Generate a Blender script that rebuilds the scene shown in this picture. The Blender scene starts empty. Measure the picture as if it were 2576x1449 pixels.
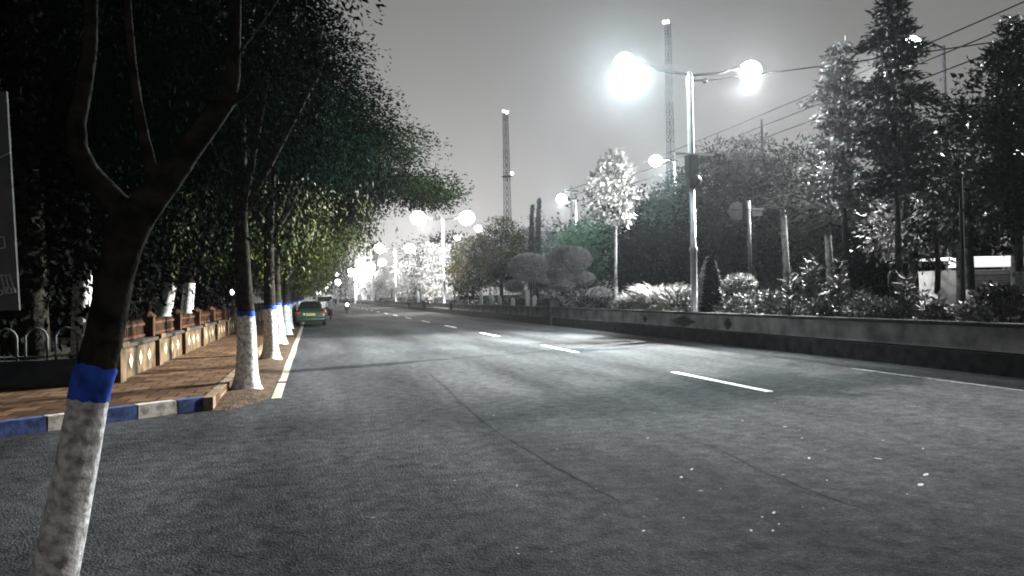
import bpy, math, random
import numpy as np
from mathutils import Vector, Matrix, Euler
R = math.radians
random.seed(7)
sc = bpy.context.scene
COL = sc.collection

# ------------------------------------------------------------------ camera
W0, H0, F0 = 2576.0, 1449.0, 1946.0
cam_d = bpy.data.cameras.new("camera"); cam = bpy.data.objects.new("camera", cam_d); COL.objects.link(cam)
CAM = Vector((0, 0, 1.6))
ROT = Euler((0, 0, R(-14.5))).to_matrix() @ Euler((R(90.46), 0, 0)).to_matrix() @ Euler((0, 0, R(-1.2))).to_matrix()
cam.matrix_world = Matrix.Translation(CAM) @ ROT.to_4x4()
cam_d.sensor_width = 36; cam_d.lens = F0 / W0 * 36
cam_d.clip_end = 3000
sc.camera = cam

def ray(px, py):
    return ROT @ Vector(((px - W0 / 2) / F0, -(py - H0 / 2) / F0, -1.0))
def P(px, py, d):                 # point at depth d
    return CAM + ray(px, py) * d
def at_x(px, py, X):              # point on the plane x = X
    r = ray(px, py); return CAM + r * (X / r.x)
def at_z(px, py, z=0.0):
    r = ray(px, py); return CAM + r * ((z - CAM.z) / r.z)
def base(px, X=None, d=None):     # ground spot under picture column px
    p = at_x(px, 745, X) if X is not None else P(px, 745, d)
    return Vector((p.x, p.y, 0))

# ------------------------------------------------------------------ world
world = bpy.data.worlds.new("World"); sc.world = world; world.use_nodes = True
nt = world.node_tree
bg = nt.nodes["Background"]
sky = nt.nodes.new("ShaderNodeTexSky"); sky.sky_type = 'NISHITA'; sky.sun_disc = False
sky.sun_elevation = R(3); sky.sun_rotation = R(8); sky.dust_density = 0.25; sky.air_density = 3.0
hs = nt.nodes.new("ShaderNodeHueSaturation"); hs.inputs["Saturation"].default_value = 0.04
nt.links.new(sky.outputs[0], hs.inputs["Color"]); nt.links.new(hs.outputs[0], bg.inputs[0])
bg.inputs[1].default_value = 0.108

sc.view_settings.view_transform = 'Standard'; sc.view_settings.look = 'None'
sc.view_settings.exposure = 0; sc.view_settings.gamma = 1
cy = sc.cycles
cy.max_bounces = 5; cy.diffuse_bounces = 2; cy.glossy_bounces = 2; cy.volume_bounces = 0; cy.transmission_bounces = 2
cy.transparent_max_bounces = 4; cy.sample_clamp_indirect = 1.5; cy.caustics_reflective = False; cy.caustics_refractive = False
cy.use_denoising = True
cy.filter_width = 1.9

LAMP_K = 1.0     # overall lamp power

# ------------------------------------------------------------------ materials
def mat(name, col, rough=0.85, spec=0.06, metal=0.0, noise=None, col2=None, bump=None, emit=None, coord='Object', ramp=(0.35, 0.65), detail=4, transl=0):
    m = bpy.data.materials.new(name); m.use_nodes = True
    t = m.node_tree; b = t.nodes["Principled BSDF"]
    b.inputs["Base Color"].default_value = (*col, 1); b.inputs["Roughness"].default_value = rough
    b.inputs["Metallic"].default_value = metal; b.inputs["Specular IOR Level"].default_value = spec
    tc = t.nodes.new("ShaderNodeTexCoord")
    if noise:
        n = t.nodes.new("ShaderNodeTexNoise"); n.inputs["Scale"].default_value = noise; n.inputs["Detail"].default_value = detail
        t.links.new(tc.outputs[coord], n.inputs["Vector"])
        r = t.nodes.new("ShaderNodeValToRGB"); r.color_ramp.elements[0].position = ramp[0]; r.color_ramp.elements[1].position = ramp[1]
        r.color_ramp.elements[0].color = (*col, 1); r.color_ramp.elements[1].color = (*(col2 or tuple(c * 1.5 for c in col)), 1)
        t.links.new(n.outputs["Fac"], r.inputs[0]); t.links.new(r.outputs[0], b.inputs["Base Color"])
    if bump:
        n2 = t.nodes.new("ShaderNodeTexNoise"); n2.inputs["Scale"].default_value = bump[0]; n2.inputs["Detail"].default_value = 5
        t.links.new(tc.outputs[coord], n2.inputs["Vector"])
        bp = t.nodes.new("ShaderNodeBump"); bp.inputs["Strength"].default_value = bump[1]; bp.inputs["Distance"].default_value = bump[2]
        t.links.new(n2.outputs["Fac"], bp.inputs["Height"]); t.links.new(bp.outputs[0], b.inputs["Normal"])
    if emit:
        b.inputs["Emission Color"].default_value = (*emit[0], 1); b.inputs["Emission Strength"].default_value = emit[1]
    return m

def asphalt_mat():
    m = bpy.data.materials.new("asphalt"); m.use_nodes = True
    t = m.node_tree; b = t.nodes["Principled BSDF"]; N = t.nodes.new; L = t.links.new
    tc = N("ShaderNodeTexCoord")
    fine = N("ShaderNodeTexNoise"); fine.inputs["Scale"].default_value = 26; fine.inputs["Detail"].default_value = 6; fine.inputs["Roughness"].default_value = 0.75
    mid = N("ShaderNodeTexNoise"); mid.inputs["Scale"].default_value = 5.5; mid.inputs["Detail"].default_value = 5; mid.inputs["Roughness"].default_value = 0.7
    mp = N("ShaderNodeMapping"); mp.inputs["Scale"].default_value = (0.8, 0.12, 1)
    lane = N("ShaderNodeTexNoise"); lane.inputs["Scale"].default_value = 0.9; lane.inputs["Detail"].default_value = 4
    vo = N("ShaderNodeTexVoronoi"); vo.inputs["Scale"].default_value = 55
    for n in (fine, mid, vo): L(tc.outputs["Object"], n.inputs["Vector"])
    L(tc.outputs["Object"], mp.inputs[0]); L(mp.outputs[0], lane.inputs["Vector"])
    a = N("ShaderNodeMath"); a.operation = 'MULTIPLY'; L(fine.outputs[0], a.inputs[0]); L(mid.outputs[0], a.inputs[1])
    a2 = N("ShaderNodeMath"); a2.operation = 'MULTIPLY'; L(a.outputs[0], a2.inputs[0]); L(lane.outputs[0], a2.inputs[1])
    r = N("ShaderNodeValToRGB"); e = r.color_ramp.elements
    e[0].position = 0.05; e[0].color = (0.0055, 0.0055, 0.0058, 1); e[1].position = 0.24; e[1].color = (0.092, 0.092, 0.092, 1)
    L(a2.outputs[0], r.inputs[0]); L(r.outputs[0], b.inputs["Base Color"])
    bp = N("ShaderNodeBump"); bp.inputs["Strength"].default_value = 0.9; bp.inputs["Distance"].default_value = 0.012
    gr = N("ShaderNodeTexNoise"); gr.inputs["Scale"].default_value = 130; gr.inputs["Detail"].default_value = 2; L(tc.outputs["Object"], gr.inputs["Vector"])
    mr = N("ShaderNodeMapRange"); mr.inputs[1].default_value = .36; mr.inputs[2].default_value = .64; mr.inputs[3].default_value = .3; mr.inputs[4].default_value = 1.9; L(gr.outputs[0], mr.inputs[0])
    mm = N("ShaderNodeMix"); mm.data_type = 'RGBA'; mm.blend_type = 'MULTIPLY'; mm.inputs[0].default_value = 1; L(r.outputs[0], mm.inputs[6]); L(mr.outputs[0], mm.inputs[7]); L(mm.outputs[2], b.inputs["Base Color"])
    s = N("ShaderNodeMath"); s.operation = 'ADD'; L(vo.outputs["Distance"], s.inputs[0]); L(fine.outputs[0], s.inputs[1])
    L(s.outputs[0], bp.inputs["Height"]); L(bp.outputs[0], b.inputs["Normal"])
    b.inputs["Roughness"].default_value = 0.9; b.inputs["Specular IOR Level"].default_value = 0.02
    return m

def brick_mat(name, c1, c2, mortar, sx, scale, rough=0.85):
    m = bpy.data.materials.new(name); m.use_nodes = True
    t = m.node_tree; b = t.nodes["Principled BSDF"]; N = t.nodes.new; L = t.links.new
    tc = N("ShaderNodeTexCoord"); br = N("ShaderNodeTexBrick")
    br.inputs["Color1"].default_value = (*c1, 1); br.inputs["Color2"].default_value = (*c2, 1); br.inputs["Mortar"].default_value = (*mortar, 1)
    br.inputs["Scale"].default_value = scale; br.inputs["Mortar Size"].default_value = 0.02; br.inputs["Brick Width"].default_value = sx; br.inputs["Row Height"].default_value = 0.5
    L(tc.outputs["Object"], br.inputs["Vector"])
    n = N("ShaderNodeTexNoise"); n.inputs["Scale"].default_value = 3; n.inputs["Detail"].default_value = 6; L(tc.outputs["Object"], n.inputs["Vector"])
    mx = N("ShaderNodeMix"); mx.data_type = 'RGBA'; mx.blend_type = 'MULTIPLY'; mx.inputs[0].default_value = 0.8
    r = N("ShaderNodeValToRGB"); r.color_ramp.elements[0].position = 0.3; r.color_ramp.elements[0].color = (0.35, 0.35, 0.35, 1); r.color_ramp.elements[1].position = 0.65
    L(n.outputs[0], r.inputs[0]); L(br.outputs["Color"], mx.inputs[6]); L(r.outputs[0], mx.inputs[7]); L(mx.outputs[2], b.inputs["Base Color"])
    bp = N("ShaderNodeBump"); bp.inputs["Strength"].default_value = 0.5; bp.inputs["Distance"].default_value = 0.01
    L(br.outputs["Fac"], bp.inputs["Height"]); bp.invert = True; L(bp.outputs[0], b.inputs["Normal"])
    b.inputs["Roughness"].default_value = rough; b.inputs["Specular IOR Level"].default_value = 0.02
    return m

M = {}
M['asphalt'] = asphalt_mat()
M['ground'] = mat('earth', (0.03, 0.028, 0.022), noise=2, bump=(8, 0.5, 0.05))
M['dirt'] = mat('dirt', (0.03, 0.02, 0.012), noise=7, col2=(0.09, 0.058, 0.034), bump=(22, 0.8, 0.05))
M['paving'] = brick_mat('paving', (0.14, 0.082, 0.046), (0.060, 0.034, 0.020), (0.02, 0.013, 0.01), 0.5, 1.25)
M['kerb_plain'] = mat('kerb_concrete', (0.12, 0.088, 0.055), noise=8, col2=(0.20, 0.15, 0.10), bump=(30, 0.4, 0.01))
M['kerb_white'] = mat('kerb_white_paint', (0.17, 0.15, 0.13), noise=9, col2=(0.42, 0.39, 0.35), bump=(30, 0.4, 0.01), ramp=(.3, .55))
M['kerb_blue'] = mat('kerb_blue_paint', (0.025, 0.035, 0.07), noise=9, col2=(0.055, 0.08, 0.19), bump=(30, 0.4, 0.01), ramp=(.3, .6))
M['line'] = mat('road_paint', (0.35, 0.35, 0.34), noise=14, col2=(0.85, 0.85, 0.83), ramp=(.3, .45))
M['line_worn'] = mat('worn_road_paint', (0.09, 0.07, 0.055), noise=10, col2=(0.42, 0.36, 0.28), ramp=(.36, .52))
M['line_faint'] = mat('faint_road_paint', (0.035, 0.035, 0.035), noise=10, col2=(0.13, 0.13, 0.125), ramp=(.36, .6))
M['bark'] = mat('bark', (0.012, 0.011, 0.009), noise=9, col2=(0.038, 0.034, 0.026), bump=(18, 0.8, 0.03), spec=0.02, rough=0.95)
M['bark_dim'] = mat('dim_grey_bark', (0.02, 0.02, 0.02), noise=9, col2=(0.07, 0.07, 0.07), bump=(18, 0.8, 0.03), spec=0.02, rough=0.95)
M['bark_grey'] = mat('grey_bark', (0.12, 0.12, 0.12), noise=8, col2=(0.34, 0.34, 0.34), bump=(18, 0.8, 0.02))
M['white_paint'] = mat('trunk_white_paint', (0.30, 0.28, 0.27), noise=17, col2=(0.80, 0.78, 0.76), bump=(30, 0.9, 0.015), ramp=(.34, .60), detail=10)
M['blue_paint'] = mat('trunk_blue_paint', (0.02, 0.05, 0.26), noise=9, col2=(0.045, 0.12, 0.62), bump=(20, 0.6, 0.012))
M['leaf'] = mat('green_leaf', (0.003, 0.005, 0.003), rough=0.7, noise=0.35, col2=(0.009, 0.014, 0.005), spec=0.0)
M['leaf_teal'] = mat('teal_leaf', (0.002, 0.005, 0.004), rough=0.7, noise=0.35, col2=(0.005, 0.014, 0.007), spec=0.0)
M['leaf_hang'] = mat('yellow_lit_leaf', (0.010, 0.022, 0.006), rough=0.6, noise=0.35, col2=(0.085, 0.085, 0.016), spec=0.1)  # for low twigs, with the yellow-green lamp light put into the leaf colour
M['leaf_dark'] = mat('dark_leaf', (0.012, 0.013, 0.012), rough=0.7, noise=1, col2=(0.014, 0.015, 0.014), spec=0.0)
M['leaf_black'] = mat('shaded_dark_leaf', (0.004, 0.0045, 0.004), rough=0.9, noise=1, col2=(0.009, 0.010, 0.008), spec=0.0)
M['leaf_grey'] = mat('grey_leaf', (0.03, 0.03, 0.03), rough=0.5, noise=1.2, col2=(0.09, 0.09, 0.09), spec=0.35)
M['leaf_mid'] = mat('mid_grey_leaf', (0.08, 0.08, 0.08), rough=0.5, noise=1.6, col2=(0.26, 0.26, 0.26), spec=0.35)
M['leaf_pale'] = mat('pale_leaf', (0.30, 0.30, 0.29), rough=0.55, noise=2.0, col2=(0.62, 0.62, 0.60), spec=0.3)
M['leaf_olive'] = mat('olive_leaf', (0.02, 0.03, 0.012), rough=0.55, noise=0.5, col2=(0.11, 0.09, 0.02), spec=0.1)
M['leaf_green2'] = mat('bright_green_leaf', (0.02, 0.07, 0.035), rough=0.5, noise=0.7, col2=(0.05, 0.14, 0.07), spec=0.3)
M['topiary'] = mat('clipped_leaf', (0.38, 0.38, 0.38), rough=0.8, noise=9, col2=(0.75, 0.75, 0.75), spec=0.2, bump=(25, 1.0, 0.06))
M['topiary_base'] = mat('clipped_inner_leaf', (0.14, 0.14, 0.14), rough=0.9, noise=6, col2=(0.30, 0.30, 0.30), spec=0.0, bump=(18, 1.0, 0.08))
M['petal'] = mat('blossom', (0.75, 0.75, 0.74), rough=0.6)
M['litter'] = mat('dry_petal', (0.5, 0.5, 0.49), rough=0.8)
M['fascia'] = mat('lamplit_glow_fascia', (0.7, 0.7, 0.7), emit=((1, 1, 1), 0.9))  # glow stands in for street lamp light falling on the fascia
M['concrete'] = mat('painted_wall', (0.22, 0.22, 0.22), noise=1.6, col2=(0.55, 0.55, 0.55), bump=(16, 0.4, 0.01))
M['concrete_dark'] = mat('dark_shaded_moulding', (0.018, 0.018, 0.018), noise=4, col2=(0.04, 0.04, 0.04), bump=(20, 0.4, 0.01))  # dark moulding, deepened so the shade at the wall foot is painted in
M['lozenge_dark'] = mat('dark_tile', (0.03, 0.03, 0.03), noise=6, rough=0.5)
M['garden_wall'] = mat('brown_render', (0.035, 0.023, 0.013), noise=2.6, col2=(0.12, 0.080, 0.045), bump=(14, 0.5, 0.02))
M['garden_wall_dark'] = mat('slate_render', (0.03, 0.036, 0.042), noise=3, col2=(0.055, 0.06, 0.065), bump=(14, 0.5, 0.02))
M['cap'] = mat('dark_coping', (0.03, 0.025, 0.02), noise=5)
M['cream'] = mat('cream_tile', (0.30, 0.25, 0.14), noise=12, col2=(0.45, 0.40, 0.26))
M['orange_lit_fence'] = mat('orange_lit_fence', (0.016, 0.009, 0.006), noise=2.5, col2=(0.075, 0.036, 0.019))  # orange light on the metal fence, put into its colour
M['iron_grey'] = mat('grey_iron', (0.07, 0.075, 0.075), rough=0.6, noise=12, metal=0.1)
M['steel_white'] = mat('white_painted_steel', (0.55, 0.55, 0.56), rough=0.35, spec=0.5, noise=6, col2=(0.72, 0.72, 0.73))
M['steel'] = mat('galvanised_steel', (0.22, 0.22, 0.23), rough=0.45, metal=0.4, noise=6)
M['steel_dark'] = mat('dark_steel', (0.03, 0.03, 0.032), rough=0.5, metal=0.3, noise=6)
M['tower_dark'] = mat('tower_steel_dark', (0.025, 0.025, 0.025), rough=0.6)
M['tower_light'] = mat('tower_steel_light', (0.12, 0.12, 0.12), rough=0.6)
M['wire'] = mat('cable_rubber', (0.02, 0.02, 0.02), rough=0.6)
M['lens'] = mat('lamp_lens', (0.8, 0.8, 0.8), emit=((0.90, 0.97, 1.0), 30))
M['lens_warm'] = mat('warm_lamp_lens', (0.8, 0.8, 0.8), emit=((1.0, 0.97, 0.90), 22))
M['lens_soft'] = mat('small_lamp_lens', (0.8, 0.8, 0.8), emit=((1.0, 1.0, 1.0), 8))
M['car_paint'] = mat('green_car_paint', (0.035, 0.06, 0.033), rough=0.3, spec=0.6, metal=0.2)
M['glass'] = mat('dark_glass', (0.01, 0.014, 0.015), rough=0.1, spec=0.8)
M['rubber'] = mat('tyre_rubber', (0.015, 0.015, 0.015), rough=0.8)
M['rim'] = mat('wheel_alloy', (0.35, 0.35, 0.36), rough=0.3, metal=0.8)
M['red'] = mat('tail_light_glass', (0.45, 0.02, 0.015), rough=0.2, emit=((1, 0.06, 0.03), 0.12))
M['plate'] = mat('number_plate', (0.45, 0.40, 0.14), rough=0.4)
M['chrome'] = mat('chrome', (0.7, 0.7, 0.7), rough=0.15, metal=1)
M['van'] = mat('pale_van_paint', (0.42, 0.42, 0.43), rough=0.3, spec=0.5)
M['black_plastic'] = mat('black_plastic', (0.02, 0.02, 0.02), rough=0.4)
M['cloth_grey'] = mat('grey_jacket', (0.22, 0.22, 0.23), rough=0.9, noise=20)
M['cloth_dark'] = mat('dark_clothes', (0.02, 0.02, 0.022), rough=0.9, noise=20)
M['helmet'] = mat('helmet_shell', (0.03, 0.03, 0.03), rough=0.2, spec=0.6)
M['helmet_white'] = mat('pale_helmet_shell', (0.5, 0.5, 0.5), rough=0.25, spec=0.6)
M['plaster'] = mat('white_plaster', (0.5, 0.5, 0.5), noise=3, col2=(0.68, 0.68, 0.68))
M['shutter'] = mat('metal_shutter', (0.16, 0.16, 0.16), rough=0.5, metal=0.3, noise=5)
M['window'] = mat('window_glass', (0.04, 0.045, 0.05), rough=0.15, spec=0.6)
M['board'] = mat('grey_sign_board', (0.09, 0.09, 0.09), noise=6, col2=(0.12, 0.12, 0.12), rough=0.9, spec=0.05)
M['board_ink'] = mat('pale_sign_lettering', (0.3, 0.3, 0.3), noise=14, col2=(0.4, 0.4, 0.4))
M['sign_back'] = mat('sign_back', (0.07, 0.07, 0.07), noise=5, rough=0.5)

# ------------------------------------------------------------------ mesh helpers
class MB:
    def __init__(s): s.v = []; s.f = []; s.mi = []; s.cur = 0
    def add(s, vs, fs):
        o = len(s.v); s.v += [tuple(v) for v in vs]; s.f += [tuple(i + o for i in f) for f in fs]; s.mi += [s.cur] * len(fs); return s
    def box(s, c, size, rz=0.0, rot=None, taper=1.0):
        hx, hy, hz = size[0] / 2, size[1] / 2, size[2] / 2
        m = rot if rot is not None else Matrix.Rotation(rz, 3, 'Z')
        vs = []
        for z in (-1, 1):
            k = taper if z > 0 else 1
            for x, y in ((-1, -1), (1, -1), (1, 1), (-1, 1)):
                vs.append(Vector(c) + m @ Vector((x * hx * k, y * hy * k, z * hz)))
        return s.add(vs, [(0, 3, 2, 1), (4, 5, 6, 7), (0, 1, 5, 4), (1, 2, 6, 5), (2, 3, 7, 6), (3, 0, 4, 7)])
    def bar(s, a, b, w, h=None):
        a, b = Vector(a), Vector(b); d = b - a
        q = d.to_track_quat('Y', 'Z').to_matrix()
        return s.box((a + b) / 2, (w, d.length, h or w), rot=q)
    def tube(s, path, rad, n=10, jit=0.0, cap=True, rng=None, edge_jit=0.0):
        path = [Vector(p) for p in path]; rings = []
        ref = Vector((0.3, 0.9, 0.1)).normalized()
        for i, p in enumerate(path):
            t = (path[min(i + 1, len(path) - 1)] - path[max(i - 1, 0)]).normalized()
            u = (ref - t * ref.dot(t))
            if u.length < 1e-3: u = t.orthogonal()
            u.normalize(); w = t.cross(u)
            rr = rad[i] if hasattr(rad, '__len__') else rad
            ring = []
            for k in range(n):
                a = 2 * math.pi * k / n
                q = rr * (1 + (jit * math.sin(3 * a + i * 0.9) + jit * 0.7 * math.sin(5 * a - i * 1.7) if jit else 0))
                off = Vector((0, 0, 0))
                if edge_jit and i in (0, len(path) - 1): off = t * random.uniform(-edge_jit, edge_jit)
                ring.append(p + (u * math.cos(a) + w * math.sin(a)) * q + off)
            rings.append(ring)
        vs = [v for r_ in rings for v in r_]; fs = []
        for i in range(len(path) - 1):
            for k in range(n):
                fs.append((i * n + k, i * n + (k + 1) % n, (i + 1) * n + (k + 1) % n, (i + 1) * n + k))
        if cap: fs.append(tuple(range(n))[::-1]); fs.append(tuple((len(path) - 1) * n + k for k in range(n)))
        return s.add(vs, fs)
    def lathe(s, c, prof, n=16, sx=1, sy=1):
        c = Vector(c); vs = [c + Vector((r * math.cos(2 * math.pi * k / n) * sx, r * math.sin(2 * math.pi * k / n) * sy, z)) for r, z in prof for k in range(n)]
        fs = [(i * n + k, i * n + (k + 1) % n, (i + 1) * n + (k + 1) % n, (i + 1) * n + k) for i in range(len(prof) - 1) for k in range(n)]
        fs.append(tuple(range(n))[::-1]); fs.append(tuple((len(prof) - 1) * n + k for k in range(n)))
        return s.add(vs, fs)
    def ball(s, c, r, n=14, m=9, rot=None, bump=0.0):
        c = Vector(c); r = r if hasattr(r, '__len__') else (r, r, r); vs = []; fs = []
        for i in range(m + 1):
            th = math.pi * i / m
            for k in range(n):
                a = 2 * math.pi * k / n
                q = 1 + bump * (math.sin(4 * a + 3 * th) * 0.5 + math.sin(7 * a - 5 * th) * 0.3) * math.sin(th)
                v = Vector((r[0] * math.sin(th) * math.cos(a), r[1] * math.sin(th) * math.sin(a), -r[2] * math.cos(th))) * q
                vs.append(c + (rot @ v if rot is not None else v))
        for i in range(m):
            for k in range(n):
                fs.append((i * n + k, i * n + (k + 1) % n, (i + 1) * n + (k + 1) % n, (i + 1) * n + k))
        return s.add(vs, fs)
    def prism(s, poly, vec):
        vec = Vector(vec); n = len(poly); vs = [Vector(p) for p in poly] + [Vector(p) + vec for p in poly]
        fs = [tuple(range(n))[::-1], tuple(range(n, 2 * n))] + [(k, (k + 1) % n, n + (k + 1) % n, n + k) for k in range(n)]
        return s.add(vs, fs)
    def loft(s, secs, n=20, e=0.35):
        """secs: (y, cx, halfwidth, z0, z1) rounded sections along y"""
        vs = []; fs = []
        for y, cx, hw, z0, z1 in secs:
            zc, hz = (z0 + z1) / 2, (z1 - z0) / 2
            for k in range(n):
                a = 2 * math.pi * k / n; ca, sa = math.cos(a), math.sin(a)
                vs.append((cx + hw * math.copysign(abs(ca) ** e, ca), y, zc + hz * math.copysign(abs(sa) ** e, sa)))
        for i in range(len(secs) - 1):
            for k in range(n):
                fs.append((i * n + k, (i + 1) * n + k, (i + 1) * n + (k + 1) % n, i * n + (k + 1) % n))
        fs.append(tuple(range(n))); fs.append(tuple((len(secs) - 1) * n + k for k in range(n))[::-1])
        return s.add(vs, fs)
    def build(s, name, m, parent=None, smooth=False, loc=None):
        me = bpy.data.meshes.new(name); me.from_pydata([tuple(v) for v in s.v], [], s.f)
        ms = m if isinstance(m, (list, tuple)) else [m]
        for q in ms: me.materials.append(M[q] if isinstance(q, str) else q)
        if len(ms) > 1: me.polygons.foreach_set("material_index", s.mi)
        if smooth: me.polygons.foreach_set("use_smooth", [True] * len(me.polygons))
        me.update()
        o = bpy.data.objects.new(name, me); COL.objects.link(o)
        if parent: o.parent = parent
        if loc is not None: o.location = loc
        return o

def leaf_mesh(name, Pp, D, L, Wd, m, parent=None, seed=0, fold=0.35):
    """many small rhombic leaves: base points, directions, lengths"""
    rng = np.random.default_rng(seed)
    Pp = np.asarray(Pp, float); D = np.asarray(D, float); n = len(Pp)
    D = D / (np.linalg.norm(D, axis=1, keepdims=True) + 1e-9)
    L = (np.full(n, L) if np.isscalar(L) else np.asarray(L)) * rng.uniform(0.6, 1.35, n)
    rnd = rng.normal(size=(n, 3)); S = np.cross(D, rnd); S /= (np.linalg.norm(S, axis=1, keepdims=True) + 1e-9)
    U = np.cross(D, S)
    w = (Wd * rng.uniform(0.7, 1.3, n) if np.isscalar(Wd) else Wd)[:, None]
    b = Pp; mid = Pp + D * (L * 0.45)[:, None] + U * (L * fold * 0.25)[:, None]
    tip = Pp + D * L[:, None] - U * (L * fold * 0.2)[:, None]
    V = np.stack([b, mid + S * w, tip, mid - S * w], 1).reshape(-1, 3)
    me = bpy.data.meshes.new(name)
    me.vertices.add(4 * n); me.vertices.foreach_set("co", V.ravel())
    me.loops.add(4 * n); me.loops.foreach_set("vertex_index", np.arange(4 * n, dtype=np.int32))
    me.polygons.add(n); me.polygons.foreach_set("loop_start", np.arange(n, dtype=np.int32) * 4)
    me.polygons.foreach_set("loop_total", np.full(n, 4, dtype=np.int32))
    me.materials.append(M[m] if isinstance(m, str) else m)
    me.update(calc_edges=True)
    o = bpy.data.objects.new(name, me); COL.objects.link(o)
    if parent: o.parent = parent
    return o

def tag(o, label=None, cat=None, group=None, kind=None):
    if label: o["label"] = label
    if cat: o["category"] = cat
    if group: o["group"] = group
    if kind: o["kind"] = kind
    return o
def thing(name, label, cat, loc=(0, 0, 0), rz=0.0, group=None):
    o = bpy.data.objects.new(name, None); COL.objects.link(o); o.location = loc; o.rotation_euler.z = rz
    o.empty_display_size = 0.3
    return tag(o, label, cat, group)
def struct(o): return tag(o, kind="structure")
def copy_tree(o, parent=None):
    c = o.copy(); COL.objects.link(c); c.parent = parent
    for ch in list(o.children): copy_tree(ch, c)
    return c
def light(name, loc, power, color=(1, 1, 1), size=0.2, parent=None, spot=None, aim=None, blend=0.6):
    d = bpy.data.lights.new(name, 'SPOT' if spot else 'POINT'); d.energy = power * LAMP_K; d.color = color; d.shadow_soft_size = size
    o = bpy.data.objects.new(name, d); COL.objects.link(o); o.location = loc
    if spot:
        d.spot_size = R(spot); d.spot_blend = blend
        o.rotation_euler = (Vector(aim) - Vector(loc)).to_track_quat('-Z', 'Y').to_euler()
    if parent: o.parent = parent
    return o

# ------------------------------------------------------------------ crown generators
def unit(v): return v / (np.linalg.norm(v, axis=-1, keepdims=True) + 1e-9)
def clumps(rng, K, rad, cen, inner=0.45, flat=0.0):
    u = unit(rng.normal(size=(K, 3))); r = rng.uniform(inner, 1.0, K) ** 0.6
    c = u * r[:, None]
    if flat: c[:, 2] = np.where(c[:, 2] < 0, c[:, 2] * (1 - flat), c[:, 2])
    return c * np.array(rad) + np.array(cen)
def clump_leaves(rng, C, m, cr, cen, droop=0.2, squash=0.6):
    K = len(C); s = cr * rng.uniform(0.6, 1.4, (K, 1, 1))
    off = rng.normal(size=(K, m, 3)) * s * np.array([1, 1, squash])
    off *= np.minimum(1, 1.7 * s / (np.linalg.norm(off, axis=2, keepdims=True) + 1e-9))
    Pp = C[:, None, :] + off
    D = unit(off) + 0.6 * unit(C - np.array(cen))[:, None, :] + rng.normal(size=(K, m, 3)) * 0.5; D[..., 2] -= droop
    return Pp.reshape(-1, 3), unit(D.reshape(-1, 3))
def strands(rng, C, per, lo, hi, step, side=0.05):
    Pp = []; D = []
    for c in C:
        for _ in range(per):
            p = c + rng.normal(size=3) * 0.35; l = rng.uniform(lo, hi); k = int(l / step)
            drift = rng.normal(size=3) * 0.10; drift[2] = -1
            t = np.arange(k)[:, None] * step
            q = p + drift * t + rng.normal(size=(k, 3)) * side
            Pp.append(q); d = rng.normal(size=(k, 3)) * 0.45; d[:, 2] -= 1.0; D.append(d)
    return np.concatenate(Pp), unit(np.concatenate(D))

# ================================================================== SETTING
g = MB(); g.add([(-900, -200, -0.03), (900, -200, -0.03), (900, 2200, -0.03), (-900, 2200, -0.03)], [(0, 1, 2, 3)])
struct(g.build('ground', 'ground'))
g = MB(); g.add([(-60, -40, 0), (11.6, -40, 0), (11.6, 420, 0), (-60, 420, 0)], [(0, 1, 2, 3)]); struct(g.build('road', 'asphalt'))
g = MB(); g.add([(17.4, -40, 0), (24.0, -40, 0), (24.0, 420, 0), (17.4, 420, 0)], [(0, 1, 2, 3)]); struct(g.build('far_road', 'asphalt'))
g = MB(); g.box((29, 190, 0.06), (10, 460, 0.12)); struct(g.build('far_pavement', 'concrete'))
# left pavement with kerb
A, B, C_ = Vector((-1.42, 12.18, 0)), Vector((-3.64, 10.6, 0)), Vector((-14, 4.2, 0))
KH = 0.19
g = MB(); g.prism([(-1.42, 12.35, 0.002), (-1.42, 260, 0.002), (-3.35, 260, 0.002), (-3.35, 14.95, 0.002), (-16, 14.95, 0.002), (-16, 3.2, 0.002), (-3.66, 10.82, 0.002)][::-1], (0, 0, KH - 0.008))
struct(g.build('pavement', 'paving'))
g = MB(); g.box((-9, 60, 0.1), (11.2, 90, 0.2)); g.box((-9, 180, 0.1), (11.2, 140, 0.19)); struct(g.build('garden_ground', 'ground'))
g = MB()
def kerb_run(g, a, b, width=0.18, step=0.56, h=KH, mats=(0, 1), start=0):
    d = b - a; n = int(d.length / step + 0.5); dirn = d.normalized(); nrm = Vector((-dirn.y, dirn.x, 0))
    ang = math.atan2(dirn.y, dirn.x)
    for i in range(n):
        g.cur = mats[(i + start) % 2]
        c = a + dirn * (step * (i + 0.5)) - nrm * (width / 2)
        g.box((c.x, c.y, h / 2 + random.uniform(-.004, .004)), (step - 0.014, width + random.uniform(-.006, .006), h), rz=ang, taper=0.97)
    g.cur = 0
kerb_run(g, A, B, start=1); kerb_run(g, B + (B - A).normalized() * 0.05, C_, start=0)
struct(g.build('kerb', ['kerb_white', 'kerb_blue']))
g = MB()
kerb_run(g, Vector((-1.42, 240, 0)), Vector((-1.42, 12.2, 0)), width=0.14, step=1.0, mats=(0, 0))
struct(g.build('roadside_kerb', 'kerb_plain'))
g = MB(); kerb_run(g, Vector((-1.85, 4.95, 0)), Vector((-9, 3.6, 0)), width=-0.2, mats=(0, 1), h=0.16)
struct(g.build('near_kerb', ['kerb_white', 'kerb_blue']))
g = MB()
pts_o = []; 
for y in np.arange(11.9, 200, 0.6): pts_o.append((-0.66 + random.uniform(-.05, .05) - (0.55 if y < 12.2 else 0.25 if y < 12.8 else 0), y, 0.02 + random.uniform(0, .02)))
vs = []; fs = []
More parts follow.
